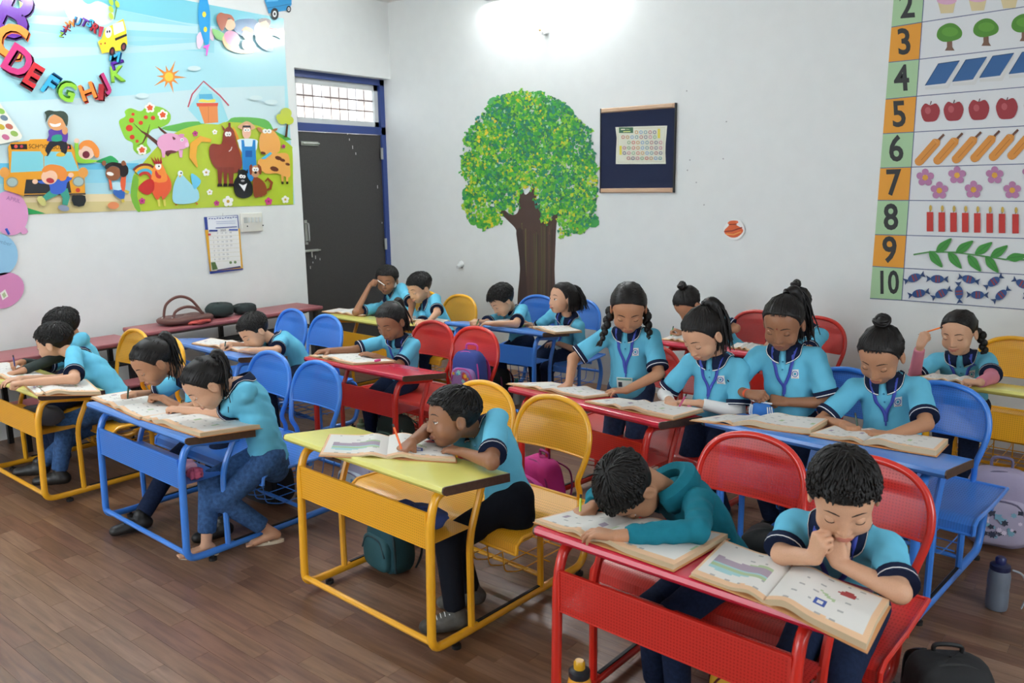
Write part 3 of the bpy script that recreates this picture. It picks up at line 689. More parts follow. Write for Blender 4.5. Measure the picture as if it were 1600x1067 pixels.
def person(label,head,yaw,pitch,roll,pel,face=0,skin=0,style='boy',group=None,R=None,L=None,legs=None,stand=False,hs=1.1,h=.0045,
           bottoms=None,shoes='black',sleeve='short',hood=False,lany=None,badge=True,eyes=.35,sleevec=None,seed=1,feet=None,vol=1.,smile=False,detail=True,cutl=None,shoulder=None,bs=1.10,toe=None,bindi=False):
    hc=np.array(head,float); pel=np.array(pel,float)
    ya,pi_,ro=[math.radians(t) for t in(yaw,pitch,roll)]
    fwd=np.array([math.sin(ya)*math.cos(pi_),-math.cos(ya)*math.cos(pi_),math.sin(pi_)]); lf=np.array([math.cos(ya),math.sin(ya),0]); up=np.cross(lf,fwd)*-1
    if up[2]<0 and abs(pitch)<90: up=-up
    lf2=lf*math.cos(ro)+up*math.sin(ro); up2=up*math.cos(ro)-lf*math.sin(ro); Rh=np.array([lf2,fwd,up2]); HW=lambda p:hc+hs*(np.asarray(p,float)@Rh)
    if shoulder is None:
        p2=pi_*.42; f2=np.array([math.sin(ya)*math.cos(p2),-math.cos(ya)*math.cos(p2),math.sin(p2)]); u2=-np.cross(lf,f2)
        N=hc+hs*(-.042*f2-.118*u2)
    else: N=np.array(shoulder,float)
    fa=math.radians(face); Fh=np.array([math.sin(fa),-math.cos(fa),0]); Lf=np.array([math.cos(fa),math.sin(fa),0])
    S=nz(N-pel); Lf=nz(Lf-S*(Lf@S)); Fr=nz(np.cross(S,Lf))
    if Fr@Fh<0: Fr=-Fr
    # spine bends backwards between hip and neck
    tl=np.linalg.norm(N-pel); bend=max(.01,min(.035,(.40-tl)*.3)); mid=(pel+N)/2-Fr*bend; chest=pel*.28+N*.72-Fr*bend*.8
    shs={}; arms={}
    for sd,A in((1,L),(-1,R)):
        sh=N-S*.034*bs+Lf*sd*.108*bs+Fr*.004; shs[sd]=sh
        A=A or {}; w_=np.array(A.get('w',pel+Lf*sd*.13+Fr*.12+S*.12),float)
        e=ik(sh,w_,.180*bs,.160*bs,A.get('pole',-S+Lf*sd*.55-Fr*.2)); 
        if 'el' in A: e=np.array(A['el'],float)
        arms[sd]=(sh,e,w_,A)
    body_pts=[hc+.13,hc-.13,pel-.12,pel+.12]
    # legs
    lg={}
    for sd in(1,-1):
        hp=pel+Lf*sd*.055*bs-S*.01
        if feet: f=np.array(feet[0 if sd>0 else 1],float)
        elif stand: f=np.array([pel[0],pel[1],.045])+Lf*sd*.06+Fh*-.02
        else: f=np.array([pel[0],pel[1],.05])+Lf*sd*.06+Fh*.24
        kn=ik(hp,f,.26*bs,.265*bs,Fh*1.0+np.array([0,0,.9 if not stand else .2])); lg[sd]=(hp,kn,f)
    allp=[N,pel]+[q for sd in(1,-1) for q in arms[sd][:3]]+[q for sd in(1,-1) for q in lg[sd]]
    lo=np.min(allp+[hc-.14*hs],0)-.11; hi=np.max(allp+[hc+.14*hs],0)+.11; lo[2]=max(lo[2],-.01)
    F=Field(lo,hi,h)
    F.cap(pel,mid,.055,.055,.02,flat=(Fr,1.3)); F.cap(mid,chest,.055,.058,.02,flat=(Fr,1.3)); F.cap(chest,N-S*.03,.055,.035,.02)
    F.cap(N-S*.02,HW((0,-.030,-.045)),.038,.034*hs,.018); F.cap(N-S*.03,shs[1],.030,.026,.02); F.cap(N-S*.03,shs[-1],.030,.026,.02)
    tips={}
    for sd in(1,-1):
        sh,e,w_,A=arms[sd]; lr=A.get('r',1.)
        F.cap(sh,e,.028*bs,.0250*bs,.012); F.cap(e,w_,.0255*bs,.0170*bs,.010)
        fd=nz(w_-e); X=np.array(A.get('dir',fd*np.array([1,1,.25])),float); Zn=np.array(A.get('n',(0,0,1)),float)
        if A.get('hand',True): tips[sd]=add_hand(F,w_,X,Zn,sd,A.get('pose','rest'),A.get('hs',.96*bs))
    bare=shoes=='flipflop'
    for sd in(1,-1):
        hp,kn,f=lg[sd]; F.cap(hp,kn,.038,.034,.01); F.cap(kn,f,.034,.023,.01)
        if bare:
            fd=nz(Fh+Lf*sd*.1); F.cap(f+(0,0,-.012),f+fd*.09+(0,0,-.030),.024,.020,.012,flat=(np.array([0,0,1.]),1.2))
            F.cap(f-fd*.02+(0,0,-.015),f,.022,.022,.01)
            for t in range(5):
                q=f+fd*.10+Lf*(t-2)*.011*-sd+(0,0,-.032); F.cap(q,q+fd*(.022-.002*t),.0065,.006,.003)
    F.local(hc,Rh,hs,head_fn,.15*hs,.008)
    V,Q=F.mesh()
    sk=SK[skin]
    root=raw('person',V,Q,sk,None,'full',label=label,cat='person',group=group)
    # ---- face
    if detail:
        for sd in(1,-1):
            r=.0130; c=np.array([sd*.0305,EYEY-.0092,.000]); g=MB()
            g.ball(HW(c),r*hs,14,10,mi=0)
            ld=nz([0,math.cos(math.radians(-25 if eyes<.45 else -3)),math.sin(math.radians(-25 if eyes<.45 else -3))])
            def capat(dv,a0,a1,rr_,mi,n=12):
                u=nz(np.cross(dv,[0,0,1.])); v=np.cross(u,dv)
                P=[[HW(c+rr_*(dv*math.cos(a)+math.sin(a)*(u*math.cos(t)+v*math.sin(t)))) for t in np.linspace(0,2*pi,n,endpoint=False)] for a in np.linspace(a0,a1,3)]
                g.grid(np.array(P),cv=True,mi=mi)
            capat(ld,.02,.50,r*1.012,1)
            edge=math.radians(-32+55*eyes)
            def lid(t0,t1,rr_,mi):
                P=[[HW(c+rr_*np.array([math.sin(u),math.cos(u)*math.cos(t),math.cos(u)*math.sin(t)])) for u in np.linspace(-1.3,1.3,11)] for t in np.linspace(t0,t1,5)]
                g.grid(np.array(P),mi=mi)
            def curve(u): return edge*(1-.35*(u/1.3)**2)
            P=[[HW(c+r*1.10*np.array([math.sin(u),math.cos(u)*math.cos(t_),math.cos(u)*math.sin(t_)])) for u in np.linspace(-1.25,1.25,11) for t_ in [curve(u)+(1.75-curve(u))*s_]] for s_ in np.linspace(0,1,5)]
            g.grid(np.array(P),mi=2)
            lid(-1.7,-.50 if eyes>.3 else -.40,r*1.07,2)
            g.tube([HW(c+r*1.13*np.array([math.sin(u),math.cos(u)*math.cos(curve(u)),math.cos(u)*math.sin(curve(u))])) for u in np.linspace(-1.2,1.2,9)],[.0003]+[.0011*hs]*7+[.0003],5,mi=3)
            g.build('eye',[eyew,iris,sk,browm],root)
            g=MB(); bz=.022+.004*(seed%2); g.tube([HW((sd*x,y,z)) for x,y,z in[(x_,surfy(x_,z_,.0006),z_) for x_,z_ in((.013,bz-.001),(.024,bz+.002),(.036,bz+.001),(.047,bz-.006))]],[.0014*hs,.0025*hs,.0020*hs,.0005],6,flat=.5,up=Rh[1]); g.build('eyebrow',browm,root)
        g=MB(); sm=.006 if smile else 0
        g.tube([HW(p) for p in[(x_,surfy(x_,z_,.0004),z_) for x_,z_ in((-.021-sm,-.056+sm),(-.010,-.0535),(0,-.0545),(.010,-.0535),(.021+sm,-.056+sm))]],np.array([.0006,.0031,.0028,.0031,.0006])*hs,6)
        g.tube([HW(p) for p in[(x_,surfy(x_,z_,.0002),z_) for x_,z_ in((-.019-sm,-.0575+sm),(-.009,-.0605),(0,-.0615),(.009,-.0605),(.019+sm,-.0575+sm))]],np.array([.0006,.0034,.0042,.0034,.0006])*hs,6); g.build('lips',LIP[skin],root)
        if bindi: MB().ball(HW((0,surfy(0,.026),.026)),.003*hs,8,6).build('bindi',mat('bindi_red','#8e1f1c',.5),root)
    # ---- shirt
    sc_=mat('hoodie_teal','#1e7283',.9,spec=.15,bump=.3,bscale=40,var=.05) if hood else shirtm
    loS=np.min([N,pel,shs[1],shs[-1],arms[1][1],arms[-1][1]]+([arms[1][2],arms[-1][2]] if hood else []),0)-.12; hiS=np.max([N,pel,shs[1],shs[-1],arms[1][1],arms[-1][1]]+([arms[1][2],arms[-1][2]] if hood else []),0)+.12
    G=Field(loS,hiS,.0075 if h<.005 else .009)
    hem=pel-S*.045
    G.cap(pel-S*.06,pel,.100*bs,.098*bs,.02,flat=(Fr,1.32)); G.cap(pel,mid,.098*bs,.094*bs,.03,flat=(Fr,1.34)); G.cap(mid,chest,.094*bs,.098*bs,.03,flat=(Fr,1.36)); G.cap(chest,N-S*.055,.088*bs,.050*bs,.03,flat=(Fr,1.25))
    G.cap(N-S*.035,N-S*.012,.046,.040,.02)
    ends={}
    for sd in(1,-1):
        sh,e,w_,A=arms[sd]
        G.cap(N-S*.03,sh,.040,.040,.03)
        if hood:
            G.cap(sh,e,.042*bs,.038*bs,.02); q=e+(w_-e)*.88; G.cap(e,q+(w_-e)*.1,.038,.030,.012,cut=[(q,nz(w_-e))])
        else:
            q=sh+(e-sh)*A.get('sl',.80); d=nz(e-sh); G.cap(sh,q+d*.02,.040*bs,.045*bs,.022,cut=[(q,d)]); ends[sd]=(q,d,.045*bs)
    sn=np.array([RN.normal(size=3) for _ in range(4)])
    def wr(X,Y,Z):
        return .0034*np.abs(np.sin(20*(sn[3][0]*X+sn[3][1]*Y+sn[3][2]*Z)+1.2*np.sin(17*(sn[1][0]*X+sn[1][1]*Y+sn[1][2]*Z))))+.0018*np.sin(40*(sn[0][0]*X+sn[0][1]*Y+sn[0][2]*Z)+1.7*np.sin(30*(sn[1][0]*X+sn[1][1]*Y+sn[1][2]*Z)))+.0014*np.sin(85*(sn[2][0]*X+sn[2][1]*Y+sn[2][2]*Z))
    axs=[(G.lo[i]+G.h*np.arange(G.n[i])).astype(np.float32) for i in range(3)]
    G.G+=wr(axs[0][:,None,None],axs[1][None,:,None],axs[2][None,None,:]).astype(np.float32)
    hd=-S; G.G=np.maximum(G.G,((axs[0][:,None,None]-hem[0])*hd[0]+(axs[1][None,:,None]-hem[1])*hd[1]+(axs[2][None,None,:]-hem[2])*hd[2]).astype(np.float32))
    ct=N+S*.004; dx_,dy_,dz_=axs[0][:,None,None]-ct[0],axs[1][None,:,None]-ct[1],axs[2][None,None,:]-ct[2]; pl_=dx_*S[0]+dy_*S[1]+dz_*S[2]; rr2=np.sqrt(np.maximum(dx_**2+dy_**2+dz_**2-pl_**2,0))
    if not hood: G.G=np.maximum(G.G,np.minimum(pl_,.066-rr2).astype(np.float32))
    V,Q=G.mesh(); sh_o=raw('hoodie' if hood else 'shirt',V,Q,sc_,root,'full')
    # ---- hair
    cut=cutl or (CUT_BOY if style=='boy' else CUT_GIRL)
    st={'pigbraids':'braids','sidebraid':'braids'}.get(style,style)
    g=hair_mesh(Rh,hc,hs,st,seed,cut,vol,G)
    if style=='pigbraids':
        for sd in(1,-1): braid(g,HW((sd*.074,-.03,-.03)),[np.array([Lf[0]*sd*.25,Lf[1]*sd*.25,-1])+Fr*.25],8,.021*hs,.04)
    if style=='sidebraid': braid(g,HW((.064,-.060,-.004)),[Lf*.5-Fr*.1+np.array([0,0,-.7]),Lf*.25+np.array([0,0,-1.])],10,.020*hs,.09)
    ho=g.build('hair',hairm,root,smooth='full')
    if not hood:
        for sd in(1,-1):
            q,d,r=ends[sd]; r+=.0035
            g=MB(); g.tube([q-d*.016,q+d*.002],r,20,caps=False,mi=0); g.tube([q+d*.002,q+d*.0055],r,20,caps=False,mi=1); g.tube([q+d*.0055,q+d*.011],r,20,caps=False,mi=0)
            th=np.linspace(0,2*pi,20,endpoint=False); a=nz(np.cross(d,(.3,.2,1))); b=np.cross(d,a)
            ring=lambda rr_,off:[q+d*off+rr_*(a*math.cos(t)+b*math.sin(t)) for t in th]
            g.grid(np.array([ring(r,.011),ring(.026,.006)]),cv=True,mi=0); g.build('cuff',[navy,whitec],sh_o)
        # collar
        cn=N+Fr*.004; P=[];P2=[]; cu=nz(S*.75+np.array([0,0,.35]))
        for i,ph in enumerate(np.linspace(math.radians(14),math.radians(346),34)):
            o=Fr*math.cos(ph)+Lf*math.sin(ph); fr_=max(0,math.cos(ph))**1.5; bk=max(0,-math.cos(ph))
            row=[cn+o*.040+cu*(-.004-.020*fr_),cn+o*.044+cu*(.020-.012*fr_+.006*bk),cn+o*.052+cu*(.020-.014*fr_+.004*bk),cn+o*.066-cu*(.002+.028*fr_),cn+o*(.078+.006*fr_)-cu*(.014+.052*fr_)]
            P.append(row)
        P=np.array(P); P[:,1:]=G.drape(P[:,1:],.0050,5,only_in=True); P[:,4]=G.drape(P[:,4],.0055,4)
        g=MB(); g.grid(P,mi=0); Wt=np.stack([P[:,4]*.80+P[:,3]*.20,P[:,4]*.93+P[:,3]*.07],1); Wt=G.drape(Wt,.0075,2); g.grid(Wt,mi=1)
        co=g.build('collar',[navy,whitec],sh_o)
        mo=co.modifiers.new('thick','SOLIDIFY'); mo.thickness=.002; mo.offset=1
        front=chest+Fr*.09
        # placket and buttons
        pk=np.array([[N+Fr*.06-S*(.02+t*.085)+Lf*x for x in(-.008,0,.008)] for t in np.linspace(0,1,6)]); pk=G.drape(pk,.0022,6); g=MB(); g.grid(pk); 
        g.build('placket',shirtm,sh_o); g=MB()
        for t in(.035,.070): 
            b=G.drape([N+Fr*.06-S*(.02+t)],.0035,6)[0]; g.ball(b,.0045,8,5)
        g.build('button',mat('button_blue','#2f86ad',.4),sh_o)
        if badge:
            c=chest+Lf*.052+Fr*.08-S*.02; bd=np.array([[c+Lf*u*.0175+S*v*.0205 for u in np.linspace(-1,1,5)] for v in np.linspace(-1,1,5)]); bd=G.drape(bd,.0030,6); g=MB(); g.grid(bd,mi=0)
            for r0,r1,mi in((.62,.82,1),(.0,.38,2)):
                P=[[c+Lf*.0175*rr_*math.cos(t)+S*.0175*rr_*math.sin(t) for t in np.linspace(0,2*pi,18,endpoint=False)] for rr_ in(r0,r1)]; g.grid(G.drape(P,.0042,6),cv=True,mi=mi)
            P=[[c+Lf*.0175*.75*u-S*(.0165+v*.002) for u in(-1,0,1)] for v in(0,1)]; g.grid(G.drape(P,.0042,6),mi=3)
            g.build('school_badge',[whitec,mat('badge_blue','#3d5fa8',.6),mat('badge_teal','#3f97b5',.6),mat('badge_red','#b5543f',.6)],sh_o,smooth=False)
        if lany:
            lm=mat('lanyard_blue','#3446a8',.6); cx=mid*.66+pel*.34 if lany=='long' else mid*.75+pel*.25; cp_=cx+Fr*.12
            g=MB()
            for sd in(1,-1):
                A0=N+Lf*sd*.050+Fr*.02; ctl=[N+Lf*sd*.046-Fr*.02+S*.02,A0+S*.012,N+Lf*sd*.046+Fr*.09-S*.05,chest+Lf*sd*.030+Fr*.09-S*.02,cp_+S*.03+Lf*sd*.004,cp_]
                C_=smoothpts(ctl,5); C_=G.drape(C_,.0065,5); T_=Lf*.0075
                P=np.array([[q-T_,q,q+T_] for q in C_]); g.grid(P)
            g.tube([G.drape([cp_],.008,5)[0],G.drape([cp_-S*.02],.008,5)[0]],.003,6)
            lo_=g.build('lanyard',lm,root); lo_.modifiers.new('thick','SOLIDIFY').thickness=.001
            if lany in('card','long'):
                c=G.drape([cp_-S*.055],.010,5)[0]; g=MB(); Rr=np.array([Lf,Fr,S]); g.box(c,(.085,.004,.058),R=Rr); 
                g.box(c+Fr*.0025,(.075,.001,.010),R=Rr,mi=1); g.box(c+Fr*.0025-Lf*.024-S*.008,(.020,.001,.026),R=Rr,mi=2)
                g.v[1]=g.v[1]+S*.02; g.build('id_card',[mat('card_white','#d9e2dc',.3),mat('card_green','#5e9a8e',.4),mat('card_photo','#39404a',.5)],root,smooth=False)
    else:
        # hood lying on the back
        g=MB(); P=[]
        for ph in np.linspace(-2.5,2.5,22):
            o=-Fr*math.cos(ph)+Lf*math.sin(ph); P.append([N+o*.050+S*(.012),N+o*.060+S*.040,N+o*.085+S*.050,N+o*.108+S*.028,N+o*.105-S*.012,N+o*.075-S*.045])
        g.grid(np.array(P)); o_=g.build('hood',sc_,sh_o); o_.modifiers.new('t','SOLIDIFY').thickness=.006
    if sleevec:
        for sd in(1,-1):
            sh,e,w_,A=arms[sd]; d0=sh+(e-sh)*.72; q=e+(w_-e)*A.get('lsl',.90)
            FF=Field(np.min([d0,e,w_],0)-.06,np.max([d0,e,w_],0)+.06,.006); FF.cap(d0,e,.034,.033,.01); FF.cap(e,q+nz(w_-e)*.02,.033,.026,.01,cut=[(q,nz(w_-e))]); V,Q=FF.mesh(); raw('long_sleeve',V,Q,sleevec,root,'full')
    # ---- trousers
    tm_=bottoms or jean; T=Field(np.min([pel]+[q for sd in(1,-1) for q in lg[sd]],0)-.12,np.max([pel]+[q for sd in(1,-1) for q in lg[sd]],0)+.12,.009)
    T.cap(pel-S*.05,pel+S*.01,.088*bs,.086*bs,.02,flat=(Fr,1.25))
    for sd in(1,-1):
        hp,kn,f=lg[sd]; sd_=nz(f-kn); q=kn+(f-kn)*(.80 if bare else .90); T.cap(hp,kn,.066,.052,.02); T.cap(kn,q+sd_*.02,.050,.040,.015,cut=[(q,sd_)])
    V,Q=T.mesh(); raw('trousers',V,Q,tm_,root,'full')
    # ---- shoes
    for sd in(1,-1):
        f=lg[sd][2]; fd=nz(Fh+Lf*sd*.15) if toe is None else np.array([math.sin(math.radians(toe)),-math.cos(math.radians(toe)),0]); fd[2]=0; fd=nz(fd); sidev=np.array([fd[1],-fd[0],0]); z0=f[2]-.05
        if bare:
            g=MB(); n=12
            out=[]
            for t in np.linspace(0,2*pi,20,endpoint=False):
                u=math.cos(t); v=math.sin(t); out.append((u*.088+.035,v*(.032+.006*u)))
            P=np.array([[np.array([f[0],f[1],0])+fd*a+sidev*b+(0,0,z) for a,b in out] for z in(.001,.014)]); g.grid(P,cv=True); g.f.append(list(range(20))); g.m.append(0); g.f.append([20+i for i in range(20)]); g.m.append(0)
            b0=np.array([f[0],f[1],.014])
            for s2 in(1,-1): g.tube(smoothpts([b0+fd*.085,b0+fd*.06+(0,0,.022)+sidev*s2*.01,b0+fd*.01+sidev*s2*.026],4),.004,5)
            g.build('flip_flop',mat('flipflop_cream','#d9cbb2',.6),root)
        else:
            K=Field(np.array([f[0],f[1],z0])-(.16,.16,.01),np.array([f[0],f[1],z0])+(.16,.16,.13),.0065); b0=np.array([f[0],f[1],z0])
            K.cap(b0-fd*.028+(0,0,.030),b0+fd*.04+(0,0,.030),.033,.036,.01); K.cap(b0+fd*.04+(0,0,.028),b0+fd*.11+(0,0,.022),.036,.030,.012,flat=(np.array([0,0,1.]),1.15)); K.cap(b0-fd*.01+(0,0,.035),b0-fd*.005+(0,0,.075),.034,.031,.015)
            ax2=(K.lo[2]+K.h*np.arange(K.n[2])).astype(np.float32); K.G=np.maximum(K.G,(z0+.002-ax2)[None,None,:]); V,Q=K.mesh()
            so=raw('shoe',V,Q,shoeg if shoes=='grey' else shoem,root,'full')
            if h<.005:
                g=MB()
                for i in range(4): 
                    a=b0+fd*(.025+i*.016)+(0,0,.066-.004*i); g.tube([a-sidev*.018,a+(0,0,.004),a+sidev*.018],.0022,5)
                g.build('laces',blackm if shoes!='grey' else whitec,so)
    return root,tips,arms,(N,S,Lf,Fr,G,chest,mid,HW)
def pencil(tip,d,L,hexc,label,r=.0042,kind='pencil'):
    d=nz(d); g=MB(); tip=np.array(tip,float); a=nz(np.cross(d,(.2,.9,.1))); 
    g.tube([tip,tip+d*.006],[.0005,.0016],6,mi=1); g.tube([tip+d*.006,tip+d*.020],[.0016,r],6,mi=2); g.tube([tip+d*.020,tip+d*(L-.012)],r,6,mi=0); g.tube([tip+d*(L-.012),tip+d*L],r*.95,8,mi=3)
    return g.build(kind,[mat('paint_'+hexc[1:],hexc,.35),mat('graphite','#2a2a2c',.4),mat('cut_wood','#d9b48a',.7),mat('pencil_end','#2c2a2a',.5) if kind=='pencil' else mat('white_end','#e5e5e0',.5)],None,smooth=False,label=label,cat='pencil')
# ------------------------------------------------------------ the children
def seatp(k,sx,dy=.66,dz=.445): return DL(k,sx,dy,dz)
def deg(k): return math.degrees(ORG[DK[k].name][1])
KD={}
def PEL(px,py,y,z): p=PY(px,py,y); p[2]=z; return p
def hand(w,**k): d=dict(w=np.array(w,float)); d.update(k); return d
UP=np.array([0,0,1.])
KD['A']=person('boy in the far left corner with a dark blue pencil, half hidden behind another',PY(97,512,2.16),-20,-25,0,seatp(1,-.22,.56),face=-5,skin=1,style='boy',seed=11,h=.006,
    R=hand(PT(1,33,566,.05),pose='write',pole=(-.6,.2,-.5)),L=hand(PT(1,33,580,.03),pose='rest'),badge=False,sleevec=mat('sleeve_dark','#26302e',.9),detail=False)
KD['B']=person('boy at the left edge turned away, bare forearm along the yellow desk',PY(84,536,2.00),-48,-18,0,(-4.56,2.12,.43),face=-22,skin=0,style='boy',seed=12,h=.005,
    R=hand(PT(1,30,592,.03),pose='rest'),L=hand(PT(1,40,598,.04),pose='fist',el=PT(1,116,592,.06)),badge=False,bottoms=jeanl,feet=(PZ(92,742,.11),PZ(60,728,.12)),toe=-42,shoulder=PY(126,556,2.06))
KD['C']=person('girl with a ponytail and dark pencil, left of the two at the blue front desk',PY(238,566,1.98),-10,-36,0,seatp(2,-.20,.56),face=-12,skin=1,style='pony',seed=13,h=.0048,
    R=hand(PT(2,207,616,.03),pose='write',pole=(-.8,.3,-.5)),L=hand(PT(2,254,622,.05),pose='fist'),badge=False,lany='plain',feet=(PZ(345,822,.05),PZ(218,812,.06)),toe=-14,shoulder=PY(290,582,2.14))
KD['D']=person('girl in cream flip-flops with a wavy ponytail at the blue front desk',PY(322,600,1.92),-20,-42,0,(-3.19,2.13,.43),face=-24,skin=0,style='pony',seed=14,h=.004,vol=1.1,
    R=hand(PT(2,303,632,.03),pose='write',pole=(-.6,.4,-.6)),L=hand(PT(2,281,640,.035),pose='fist',el=PT(2,350,648,.035)),badge=False,bottoms=jeanl,shoes='flipflop',feet=(PZ(425,832,.05),PZ(322,852,.05)),toe=-40,shoulder=PY(377,594,2.06))
KD['E']=person('boy with an orange pencil looking aside, chin over his folded arm',PY(706,652,2.24),-30,-4,6,(-1.90,2.33,.44),face=-16,skin=2,style='boy',seed=15,h=.0037,eyes=.8,
    R=hand(PT(3,643,690,.05),pose='write',dir=(.05,-.85,-.3),el=PT(3,668,672,.07)),L=hand(PT(3,722,706,.035),pose='rest',dir=(-1,-.12,0),el=PT(3,768,722,.045)),bottoms=blackt,shoes='grey',badge=False,feet=(PZ(736,925,.06),PZ(712,962,.06)),toe=-38,shoulder=PY(752,662,2.40))
KD['F']=person('boy in a teal hooded sweatshirt with his head down on his workbook',PY(985,762,2.12),-25,-80,0,(-1.03,2.36,.43),face=-16,skin=1,style='boy',seed=16,h=.0045,hood=True,
    R=hand(PT(4,926,792,.03),pose='write',pole=(-.8,.5,-.2),dir=(-.35,-.8,-.2)),L=hand(PT(4,962,838,.035),pose='rest',dir=(-1,-.25,0),el=PT(4,1090,828,.06)),shoulder=PY(1048,766,2.25))
KD['G']=person('boy resting his chin on clasped hands over a large open workbook',PY(1318,775,2.12),22,-32,3,(-.64,2.36,.43),face=3,bs=1.14,skin=0,style='boy',seed=17,h=.0037,eyes=.22,
    R=hand(PT(4,1272,872,.075),pose='fist',dir=(.25,-.1,.9),n=(-.5,-.8,.2),el=PT(4,1222,866,.045)),L=hand(PT(4,1312,880,.065),pose='fist',dir=(-.35,-.1,.9),n=(.4,-.9,.2),el=PT(4,1405,925,.04)),badge=False,lany='plain')
KD['H']=person('boy leaning on his forearm at the blue desk beside the brown handbag',PY(397,518,3.06),-5,-34,10,seatp(5,.26,.58),face=-10,skin=0,style='boy',seed=18,h=.0055,
    R=hand(PT(5,358,538,.035),pose='write',pole=(-.7,.4,-.5)),L=hand(PT(5,392,548,.03),pose='flat',dir=(-1,-.1,0),el=PT(5,432,548,.035)),badge=False,shoulder=PY(427,530,3.17))
KD['I']=person('girl alone at the red desk with a lanyard and one arm stretched out',PY(610,502,3.46),8,-30,0,PEL(628,590,3.56,.43),face=10,skin=2,style='pony',seed=19,h=.0055,eyes=.2,
    R=hand(PT(6,512,548,.03),pose='rest',pole=(-.3,.5,-.6)),L=hand(PT(6,585,556,.03),pose='rest',dir=(-.9,-.4,.2)),lany='plain')
KD['J']=person('boy in front of the black door holding a white pencil up to his cheek',PY(605,438,4.62),28,-12,0,seatp(9,-.02,.60,.43),face=10,skin=2,style='boy',seed=20,h=.006,eyes=.6,
    R=hand(PY(578,446,4.46),pose='fist',dir=(.7,0,.4),n=(-.3,-.9,.3),el=PT(9,556,488,.03)),L=hand(PT(9,640,497,.03),pose='rest'),badge=False)
KD['K']=person('boy in profile looking down, beside the boy with the white pencil',PY(655,450,4.56),-12,-24,0,seatp(9,.30,.60),face=-6,skin=0,style='boy',seed=21,h=.006,
    R=hand(PT(9,655,503,.03),pose='rest'),L=hand(PT(9,670,503,.03),pose='flat',dir=(-1,-.3,0)),badge=False)
KD['L']=person('curly-haired boy writing low over the back-row blue desk',PY(784,470,4.80),-22,-38,6,seatp(10,-.16,.58),face=-10,skin=0,style='boy',seed=22,h=.006,vol=1.5,
    R=hand(PT(10,742,502,.03),pose='write',pole=(-.6,.4,-.4)),L=hand(PT(10,770,506,.03),pose='rest',dir=(-1,-.2,0),el=PT(10,806,506,.03)),badge=False,shoulder=PY(800,482,4.94))
KD['M']=person('girl with shoulder-length hair holding a green pencil, looking aside',PY(878,466,4.85),-24,2,0,seatp(10,.22,.60),face=-4,skin=0,style='bob',seed=23,h=.006,eyes=.9,
    R=hand(PT(10,812,500,.04),pose='rest',pole=(-.3,.4,-.8)),L=hand(DL(10,.30,.42,.50),pose='rest'),lany='long',badge=False)
KD['N']=person('tall standing girl with two braids, lanyard and identity card',PY(982,482,3.55),30,-34,0,PEL(986,606,3.64,.60),face=12,bs=1.16,skin=1,style='pigbraids',seed=24,h=.005,eyes=.2,stand=True,hs=1.16,bottoms=mat('jeans_mid','#2c3f63',.9,bump=.2,bscale=60,var=.25),
    R=hand(PT(7,889,600,.03),pose='fist',dir=(-.2,-1,-.3),pole=(-1,.6,.3)),L=hand(PT(7,978,610,.03),pose='rest',dir=(-.7,-.7,0),pole=(1,.7,.2)),lany='long')
KD['O']=person('standing girl with a high ponytail, white sleeves and a pink pencil',PY(1098,522,3.50),-20,-38,0,PEL(1116,655,3.58,.55),face=0,bs=1.16,skin=0,style='ponyhigh',seed=25,h=.005,eyes=.2,stand=True,hs=1.16,
    R=hand(PT(7,1046,626,.03),pose='write',pole=(-.6,.7,-.2)),L=hand(PT(7,1092,630,.03),pose='flat',dir=(-.9,-.4,0),pole=(.9,.6,-.2)),lany='plain',sleevec=mat('sleeve_white','#e3e3e0',.85))
KD['P']=person('standing girl with an orange wristband holding a blue pouch',PY(1224,505,3.58),4,-26,0,PEL(1232,655,3.66,.58),face=4,bs=1.18,skin=2,style='ponyhigh',seed=26,h=.005,eyes=.25,stand=True,hs=1.14,bindi=True,
    R=hand(PT(8,1172,616,.085),pose='fist',dir=(.9,-.3,.1),n=(-.2,-.5,.8),pole=(-1,.6,-.3)),L=hand(PT(8,1228,628,.06),pose='fist',dir=(-.9,-.3,.05),n=(.2,-.5,.8),pole=(1,.6,-.3)),lany='plain')
KD['Q']=person('girl with a top bun writing in the workbook on the blue desk',PY(1376,555,3.62),-4,-36,0,PEL(1392,690,3.70,.54),face=4,bs=1.18,skin=1,style='bun',seed=27,h=.005,eyes=.2,stand=True,hs=1.14,
    R=hand(PT(8,1320,664,.03),pose='write',pole=(-.8,.6,-.3)),L=hand(PT(8,1392,680,.03),pose='flat',dir=(-1,-.25,0),pole=(.9,.6,-.2)),lany='plain')
KD['R']=person('smiling girl with a side braid raising an orange pencil under the number chart',PY(1498,520,4.82),-10,-16,4,PEL(1506,640,4.92,.44),face=4,bs=1.12,skin=0,style='sidebraid',seed=28,h=.0055,eyes=.25,smile=True,
    R=hand(PY(1438,540,4.62),pose='fist',dir=(.3,0,.9),n=(-.3,-.9,.3),el=PY(1428,590,4.72)),L=hand(PT(12,1530,598,.03),pose='fist',dir=(-1,-.2,0),pole=(.8,.3,-.5)),lany='plain',sleevec=mat('sleeve_pink','#c9788a',.85))
KD['S']=person('child bent over the back red desk behind the girl with the high ponytail',PY(1075,476,5.02),-25,-50,0,seatp(11,-.20,.64,.46),face=-10,skin=1,style='topknot',seed=29,h=.0065,
    R=hand(PT(11,1066,520,.03),pose='write'),L=hand(PT(11,1110,526,.03),pose='rest'),badge=False,detail=False)
KD['T']=person('girl at the back red desk, almost hidden behind the girl with the blue pouch',PY(1243,480,5.02),-30,-30,0,seatp(11,.22,.62,.46),face=-8,skin=1,style='topknot',seed=30,h=.0065,
    R=hand(PT(11,1195,545,.03),pose='rest'),L=hand(PT(11,1230,552,.03),pose='rest'),badge=False,detail=False)
